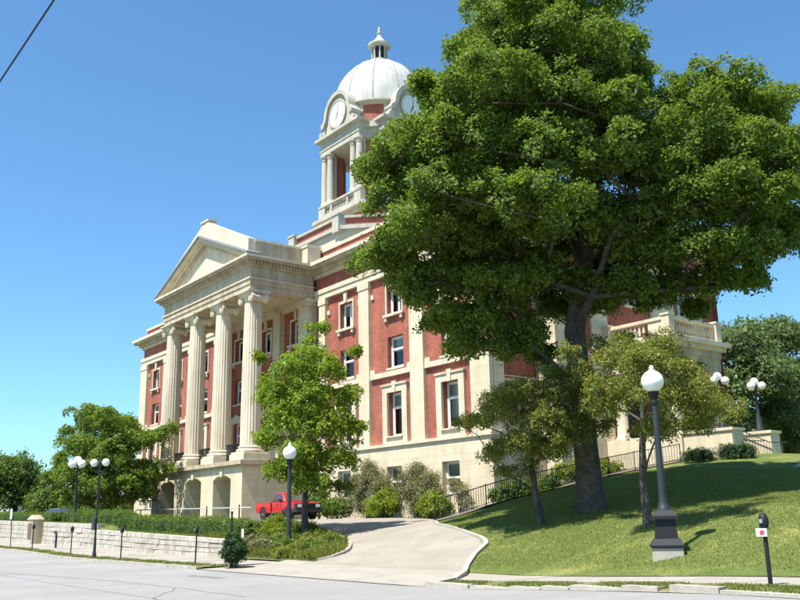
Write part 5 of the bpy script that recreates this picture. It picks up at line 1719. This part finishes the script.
meter('parking meter with a red and white card tied to it at the right', -8.85, 15.08, .0, True, .96)
meter('parking meter in front of the right end of the stone wall, nearest the round shrub', -31.43, 14.62, .05)
meter('parking meter just right of the two-globe street lamp', -39.05, 14.65)
meter('parking meter just left of the two-globe street lamp', -45.85, 14.65)
meter('parking meter standing in front of the plaque pillar', -52.55, 14.65)
pp = thing('marker_post', 'plain dark post rising out of the round shrub at the kerb', 'post', (-28.82, 14.75, .1))
MB().tube([(-28.82, 14.75, 0), (-28.84, 14.75, 1.9)], .035, 8).build('post_shaft', MAT['iron'], pp)
MB().lathe([(.05, 0), (.055, .03), (.03, .06), (.01, .07)], (-28.84, 14.75, 1.9), 8).build('post_cap', MAT['iron'], pp)
bp_ = thing('bent_post', 'short dark post with a hooked top on the sidewalk by the wall', 'post', (-52.8, 16, .3))
MB().tube([(-52.8, 16, .2), (-52.8, 16, 1.0), (-52.85, 16, 1.18), (-53.0, 16, 1.25), (-53.15, 16, 1.18)], .06, 8).build('post_shaft', MAT['darkgrey'], bp_)
MB().lathe([(.14, 0), (.12, .06), (.07, .1)], (-52.8, 16, .28), 10).build('post_foot', MAT['darkgrey'], bp_)
sg_ = thing('street_sign', 'thin sign pole with a small pale sign at the far left kerb', 'sign', (-57.0, 14.65, .3))
MB().tube([(-57.0, 14.65, .2), (-57.3, 14.65, 2.6)], .025, 6).build('pole', MAT['darkgrey'], sg_)
MB().box(-57.48, -57.1, 14.6, 14.62, 2.0, 2.6).build('sign_plate', MAT['white'], sg_)
ws = thing('garden_marker', 'small white marker plate among the island plants', 'sign', (-36.0, 19.0, tz(-36, 19.0)))
MB().box(-36.02, -35.98, 18.98, 19.02, tz(-36, 19) - .1, tz(-36, 19) + .55).build('stake', MAT['white'], ws)
MB().box(-36.1, -35.9, 18.95, 18.975, tz(-36, 19) + .4, tz(-36, 19) + .75).build('plate', MAT['white'], ws)

# overhead cable
cb_ = MB()
A_, B_ = Vector((-44.0, 3.2, 9.75)), Vector((24.0, 3.2, 9.75))
cb_.tube([A_.lerp(B_, t) - Vector((0, 0, .28 * math.sin(math.pi * t))) for t in np.linspace(0, 1, 24)], .016, 6)
tag(cb_.build('overhead_cable', MAT['iron']), 'thin black overhead cable crossing the sky at the top left corner', 'cable')

# ================================================================== VEHICLES
def wheel(parent, x, y, z, r, w, side):
    """axle along Y"""
    ty = MB()
    prof = [(r * .62, -w / 2), (r * .93, -w / 2), (r, -w / 2 + .04), (r, w / 2 - .04), (r * .93, w / 2), (r * .62, w / 2)]
    ty.lathe(prof, (0, 0, 0), 24)
    rot = Matrix.Translation((x, y, z)) @ Matrix.Rotation(math.pi / 2, 4, 'X')
    o = MB().add(ty, rot).build('wheel', MAT['rubber'], parent, smooth=40)
    rim = MB().lathe([(r * .62, -.02), (r * .6, .05), (r * .45, .02), (r * .2, .06), (.03, .07)], (0, 0, w / 2 - .06), 18, lambda a, j: 1 - (.12 if j in (2,) and math.sin(a * 5) > .3 else 0))
    rot2 = Matrix.Translation((x, y, z)) @ Matrix.Rotation(math.pi / 2 * (1 if side < 0 else -1), 4, 'X')
    MB().add(rim, rot2).build('rim', MAT['chrome'], o, smooth=30)
    return o


def side_body(m, prof, y0, y1):
    """extruded side profile triangulated by strips: prof = [(x, zlow, zhigh)]"""
    for (x0, a0, b0), (x1, a1, b1) in zip(prof, prof[1:]):
        m.extrude([(x0, y0, a0), (x1, y0, a1), (x1, y0, b1), (x0, y0, b0)], (0, y1 - y0, 0))


def arch_prof(length, wheels, r, low, topf, n=60):
    out = []
    for i in range(n + 1):
        x = length * i / n
        z = low(x)
        for wx in wheels:
            d = abs(x - wx)
            if d < r:
                z = max(z, math.sqrt(r * r - d * d) + .36)
        out.append((x, z, topf(x)))
    return out


TX, TY, TZ = -49.65, 27.0, tz(-47, 27.9) + .03
trk = thing('pickup_truck', 'red pickup truck parked beside the portico, black front end facing right', 'truck', (TX + 2.4, TY + .88, TZ))
Lc = 4.8
wx = (.95, 3.95)
lerp = lambda x, T: float(np.interp(x, [a for a, _ in T], [b for _, b in T]))
topf = lambda x: lerp(x, [(0, 1.03), (1.95, 1.05), (3.45, 1.05), (3.6, 1.04), (4.55, .98), (4.8, .9)])
lowf = lambda x: lerp(x, [(0, .52), (.3, .42), (4.5, .42), (4.8, .5)])


def loc_(mb):
    return mb.move((TX, TY, TZ))


def loop_body(prof, y0, y1):
    """one closed solid from a side profile"""
    q = [(x, y0, b_) for x, a_, b_ in prof] + [(x, y0, a_) for x, a_, b_ in reversed(prof)]
    return MB().extrude(q, (0, y1 - y0, 0))


def bevelled(o, w, seg=2):
    m_ = o.modifiers.new('bevel', 'BEVEL')
    m_.width = w
    m_.segments = seg
    m_.limit_method = 'ANGLE'
    m_.angle_limit = R(35)
    return o


pr = arch_prof(Lc, wx, .44, lowf, topf)
bedp = [p for p in pr if p[0] <= 1.9]
frp = [p for p in pr if 1.93 <= p[0] <= 4.6]
for y0, y1 in ((0, .1), (1.66, 1.76)):
    bevelled(loc_(loop_body(bedp, y0, y1)).build('bed_side', MAT['red'], trk), .03)
bevelled(loc_(MB().box(0, .07, .1, 1.66, .55, 1.02)).build('tailgate', MAT['red'], trk), .02)
loc_(MB().box(.07, 1.9, .1, 1.66, .62, .68)).build('bed_floor', MAT['plastic'], trk)
bevelled(loc_(loop_body(frp, 0, 1.76)).build('body', MAT['red'], trk, smooth=35), .05, 3)
cabm = MB()
ins = .17
bt = [(1.9, .03), (3.45, .03)]
cabm.v = [(1.9, .02, 1.05), (3.5, .02, 1.05), (3.5, 1.74, 1.05), (1.9, 1.74, 1.05), (2.05, ins, 1.6), (2.95, ins, 1.62), (2.95, 1.76 - ins, 1.62), (2.05, 1.76 - ins, 1.6)]
cabm.f = [(3, 2, 1, 0), (4, 5, 6, 7), (0, 1, 5, 4), (1, 2, 6, 5), (2, 3, 7, 6), (3, 0, 4, 7)]
cabm.v = [(x + TX, y + TY, z + TZ) for x, y, z in cabm.v]
bevelled(cabm.build('cab', MAT['red'], trk, smooth=35), .06, 3)


def pane(p, n, name='window'):
    n = Vector(n).normalized() * .012
    q = [Vector(a) + n for a in p]
    loc_(MB().extrude([tuple(a) for a in q], tuple(n * .5))).build(name, MAT['glass'], trk)


sidep = lambda x, z, s: (x, (.02 + (z - 1.05) / .56 * (ins - .02)) if s < 0 else 1.76 - (.02 + (z - 1.05) / .56 * (ins - .02)), z)
for s in (-1, 1):
    pane([sidep(2.55, 1.1, s), sidep(3.3, 1.1, s), sidep(2.92, 1.54, s), sidep(2.55, 1.54, s)], (0, s, .25))
    pane([sidep(2.05, 1.1, s), sidep(2.48, 1.1, s), sidep(2.48, 1.54, s), sidep(2.13, 1.54, s)], (0, s, .25))
pane([(3.42, .2, 1.12), (3.42, 1.56, 1.12), (3.02, 1.44, 1.55), (3.02, .32, 1.55)], (.55, 0, .5), 'windscreen')
pane([(1.92, .25, 1.12), (1.92, 1.5, 1.12), (2.04, 1.42, 1.53), (2.04, .34, 1.53)], (-1, 0, .2), 'rear_window')
fm = MB()
fm.box(4.5, 4.82, .03, 1.73, .46, .92).box(4.6, 4.95, -.02, 1.78, .42, .62)
loc_(fm).build('front_end', MAT['plastic'], trk)
fb = MB()
side_body(fb, [p for p in arch_prof(Lc, wx, .44, lowf, lambda x: .6) if 3.2 <= p[0] <= 4.7 and p[1] < .6], -.03, .0)
loc_(fb).build('fender_flare', MAT['plastic'], trk)
for y in (.12, 1.36):
    loc_(MB().box(4.815, 4.84, y, y + .28, .7, .88)).build('headlight', MAT['lampglass'], trk)
loc_(MB().box(4.815, 4.83, .5, 1.26, .66, .9)).build('grille', MAT['iron'], trk)
loc_(MB().box(-.12, .0, .05, 1.71, .46, .62)).build('rear_bumper', MAT['chrome'], trk)
loc_(MB().box(-.012, .0, .03, .13, .72, .98)).build('tail_light', MAT['signred'], trk)
loc_(MB().box(3.05, 3.2, -.17, -.02, 1.06, 1.2)).build('mirror', MAT['plastic'], trk)
loc_(MB().box(2.5, 2.512, -.004, .0, .5, 1.02)).build('door_seam', MAT['plastic'], trk)
loc_(MB().box(2.56, 2.7, -.02, .0, .86, .9)).build('door_handle', MAT['plastic'], trk)
loc_(MB().box(.4, 4.4, .25, 1.5, .3, .45)).build('chassis', MAT['iron'], trk)
for x in wx:
    wheel(trk, TX + x, TY + .1, TZ + .36, .36, .24, -1)
    wheel(trk, TX + x, TY + 1.66, TZ + .36, .36, .24, 1)


def car(label, x, y, z, rotz, paint, group=None):
    t = thing('parked_car', label, 'car', (x, y, z), group, rotz)
    M = ROOTM[t.name]
    L_, W_ = 4.4, 1.74
    def P(mb, name, mat, smooth=None, par=None):
        return MB().add(mb, M).build(name, mat, par or t, smooth)
    tf_ = lambda q: lerp(q, [(0, .78), (.2, .92), (.9, .98), (3.2, .95), (4.2, .78), (4.4, .6)])
    m = MB()
    side_body(m, [(a - L_ / 2, b, c) for a, b, c in arch_prof(L_, (.85, 3.5), .38, lambda q: .26, tf_, 44)], -W_ / 2, W_ / 2)
    P(m, 'body', paint)
    g = MB()
    g.v = [(-1.7, -.8, .95), (1.1, -.8, .95), (1.1, .8, .95), (-1.7, .8, .95), (-1.0, -.62, 1.42), (.35, -.62, 1.44), (.35, .62, 1.44), (-1.0, .62, 1.42)]
    g.f = [(3, 2, 1, 0), (4, 5, 6, 7), (0, 1, 5, 4), (1, 2, 6, 5), (2, 3, 7, 6), (3, 0, 4, 7)]
    P(g, 'greenhouse', MAT['glass'])
    P(MB().box(-1.0, .35, -.61, .61, 1.425, 1.46), 'roof', paint)
    for q in (-1.35, 1.3):
        for s in (-.78, .78):
            w = MB()
            w.tube([(q, s - .1, .31), (q, s + .1, .31)], .31, 18)
            P(w, 'wheel', MAT['rubber'], 40)
    for s in (-.6, .6):
        P(MB().box(2.1, 2.21, s - .15, s + .15, .56, .68), 'headlight', MAT['lampglass'])
    return t


car('pale blue parked car seen under the left tree beyond the hedge', -86, 26.0, 1.65, R(200), MAT['blue'])
car('white parked car seen past the trunk of the left tree', -92, 33.0, 1.65, R(170), MAT['white'])
car('charcoal parked car at the right edge beyond the steps', -36.2, 60.5, 4.38, R(60), MAT['charcoal'])
car('white parked car behind the charcoal one at the right edge', -40.0, 62.5, 4.38, R(60), MAT['white'])


def house(label, x, y, z, w, d, h, rotz, wall, name='house'):
    t = thing(name, label, 'house', (x, y, z), None, rotz)
    M = ROOTM[t.name]
    P = lambda mb, n_, mat, par=None: MB().add(mb, M).build(n_, mat, par or t)
    P(MB().box(-w / 2, w / 2, -d / 2, d / 2, -.5, h), 'wall', wall)
    r = MB()
    r.extrude([(-w / 2 - .3, -d / 2 - .3, h), (-w / 2 - .3, d / 2 + .3, h), (-w / 2 - .3, 0, h + d * .35)], (w + .6, 0, 0))
    ro = P(r, 'roof', MAT['roof'])
    P(MB().box(w * .2, w * .2 + .6, -.3, .3, h + .5, h + d * .35 + .8), 'chimney', wall, ro)
    for f in range(int(h // 2.8)):
        for k in range(3):
            xx = -w / 2 + w * (k + .5) / 3
            zz = .9 + f * 2.8
            if f == 0 and k == 1:
                P(MB().box(xx - .5, xx + .5, -d / 2 - .06, -d / 2 - .003, 0, 2.1), 'door', MAT['white'])
                continue
            wo = P(MB().box(xx - .55, xx + .55, -d / 2 - .05, -d / 2 - .003, zz, zz + 1.4), 'window', MAT['white'])
            P(MB().box(xx - .45, xx + .45, -d / 2 - .06, -d / 2 - .052, zz + .1, zz + 1.3), 'pane', MAT['glass'], wo)
    return t


house('red brick house glimpsed behind the left tree', -104, 36, 1.3, 9, 7, 2.9, R(60), MAT['houseb'])
house('white house glimpsed between the far left trees', -128, 36, 1.3, 8, 7, 4.2, R(60), MAT['housew'])
house('brick house glimpsed behind the trees at the right edge', -40, 85, 4.3, 12, 9, 5.8, R(35), MAT['houseb'])

# far shrubs under the left trees
for i, (x, y, r, lab) in enumerate(((-88, 31, 1.5, 'dark shrub under the left tree beside the pale blue car'), (-96, 31.5, 1.7, 'dark shrub between the left tree and the far trees'), (-81, 29.5, 1.3, 'dark shrub at the foot of the left tree near the portico'), (-104, 30, 1.6, 'dark shrub below the far left trees'))):
    shrub('far_shrub', lab, (x, y, tz(x, y)), [(0, 0, r * .6, r), (r * .8, .3, r * .5, r * .8), (-r * .8, -.3, r * .5, r * .8)], 'leaf_far', 14, 30, .26, .5, 300 + i, group='shrubs under the left trees')
# ================================================================== GRASS
grass('lawn_grass', 'mown green grass of the sloping lawn right of the driveway', [(-17.6, 17.25), (-6, 17.25), (-9, 27), (-16, 36), (-27.4, 36), (-27.4, 23.1), (-23.4, 21.1), (-21.8, 20.45), (-20.8, 19.4), (-19.6, 17.7), (-19.2, 17.25)], 760, .04, 201, width=.0075)
grass('verge_grass', 'ragged grass strip along the broken kerb at the right', [(-16.9, 13.92), (-5, 13.92), (-5, 15.14), (-17.2, 15.14)], 1700, .055, 202, zoff=.055, zfn=lambda u, v: street_z(u), clump=.55)
grass('verge_grass', 'thin grass strip along the left kerb', [(-75, 13.93), (-29.4, 13.93), (-29.2, 14.95), (-75, 14.95)], 420, .09, 203, zoff=.07, zfn=lambda u, v: street_z(u), clump=.7, width=.015)
grass('bank_grass', 'grass on the bank between the wall top and the hedge', [(-70, 18.45), (-36.5, 18.3), (-36.5, 19.4), (-70, 19.2)], 260, .12, 204, width=.015)
grass('ground_cover', 'low mixed green ground cover filling the driveway island', [(-27.4, 17.5), (-27.3, 18.4), (-28.1, 19.1), (-30.9, 20.7), (-34.2, 22.1), (-37, 23.0), (-39, 22.6), (-39, 18.6), (-35.6, 18.4), (-35, 17.5)], 420, .34, 205, mat='leaf_olive', width=.035)
rs = np.random.RandomState(77)
nl = 900
lx, ly = rs.uniform(-26, -8, nl), rs.uniform(17.4, 30, nl)
kk_ = (lx > -20.5 + (19.5 - ly) * .6) | (ly > 23.5)
lx, ly = lx[kk_], ly[kk_]
LP_ = np.stack([lx, ly, terrain(lx, ly) + .045], 1)
tag(quads('fallen_leaves', leaves(LP_, np.tile(np.array([[0, 0, 1.]]), (len(lx), 1)), .07, rs, .6, .35, 0), MAT['leaf_olive']), 'scattered fallen leaves lying on the sloping lawn', 'leaves', kind='stuff')
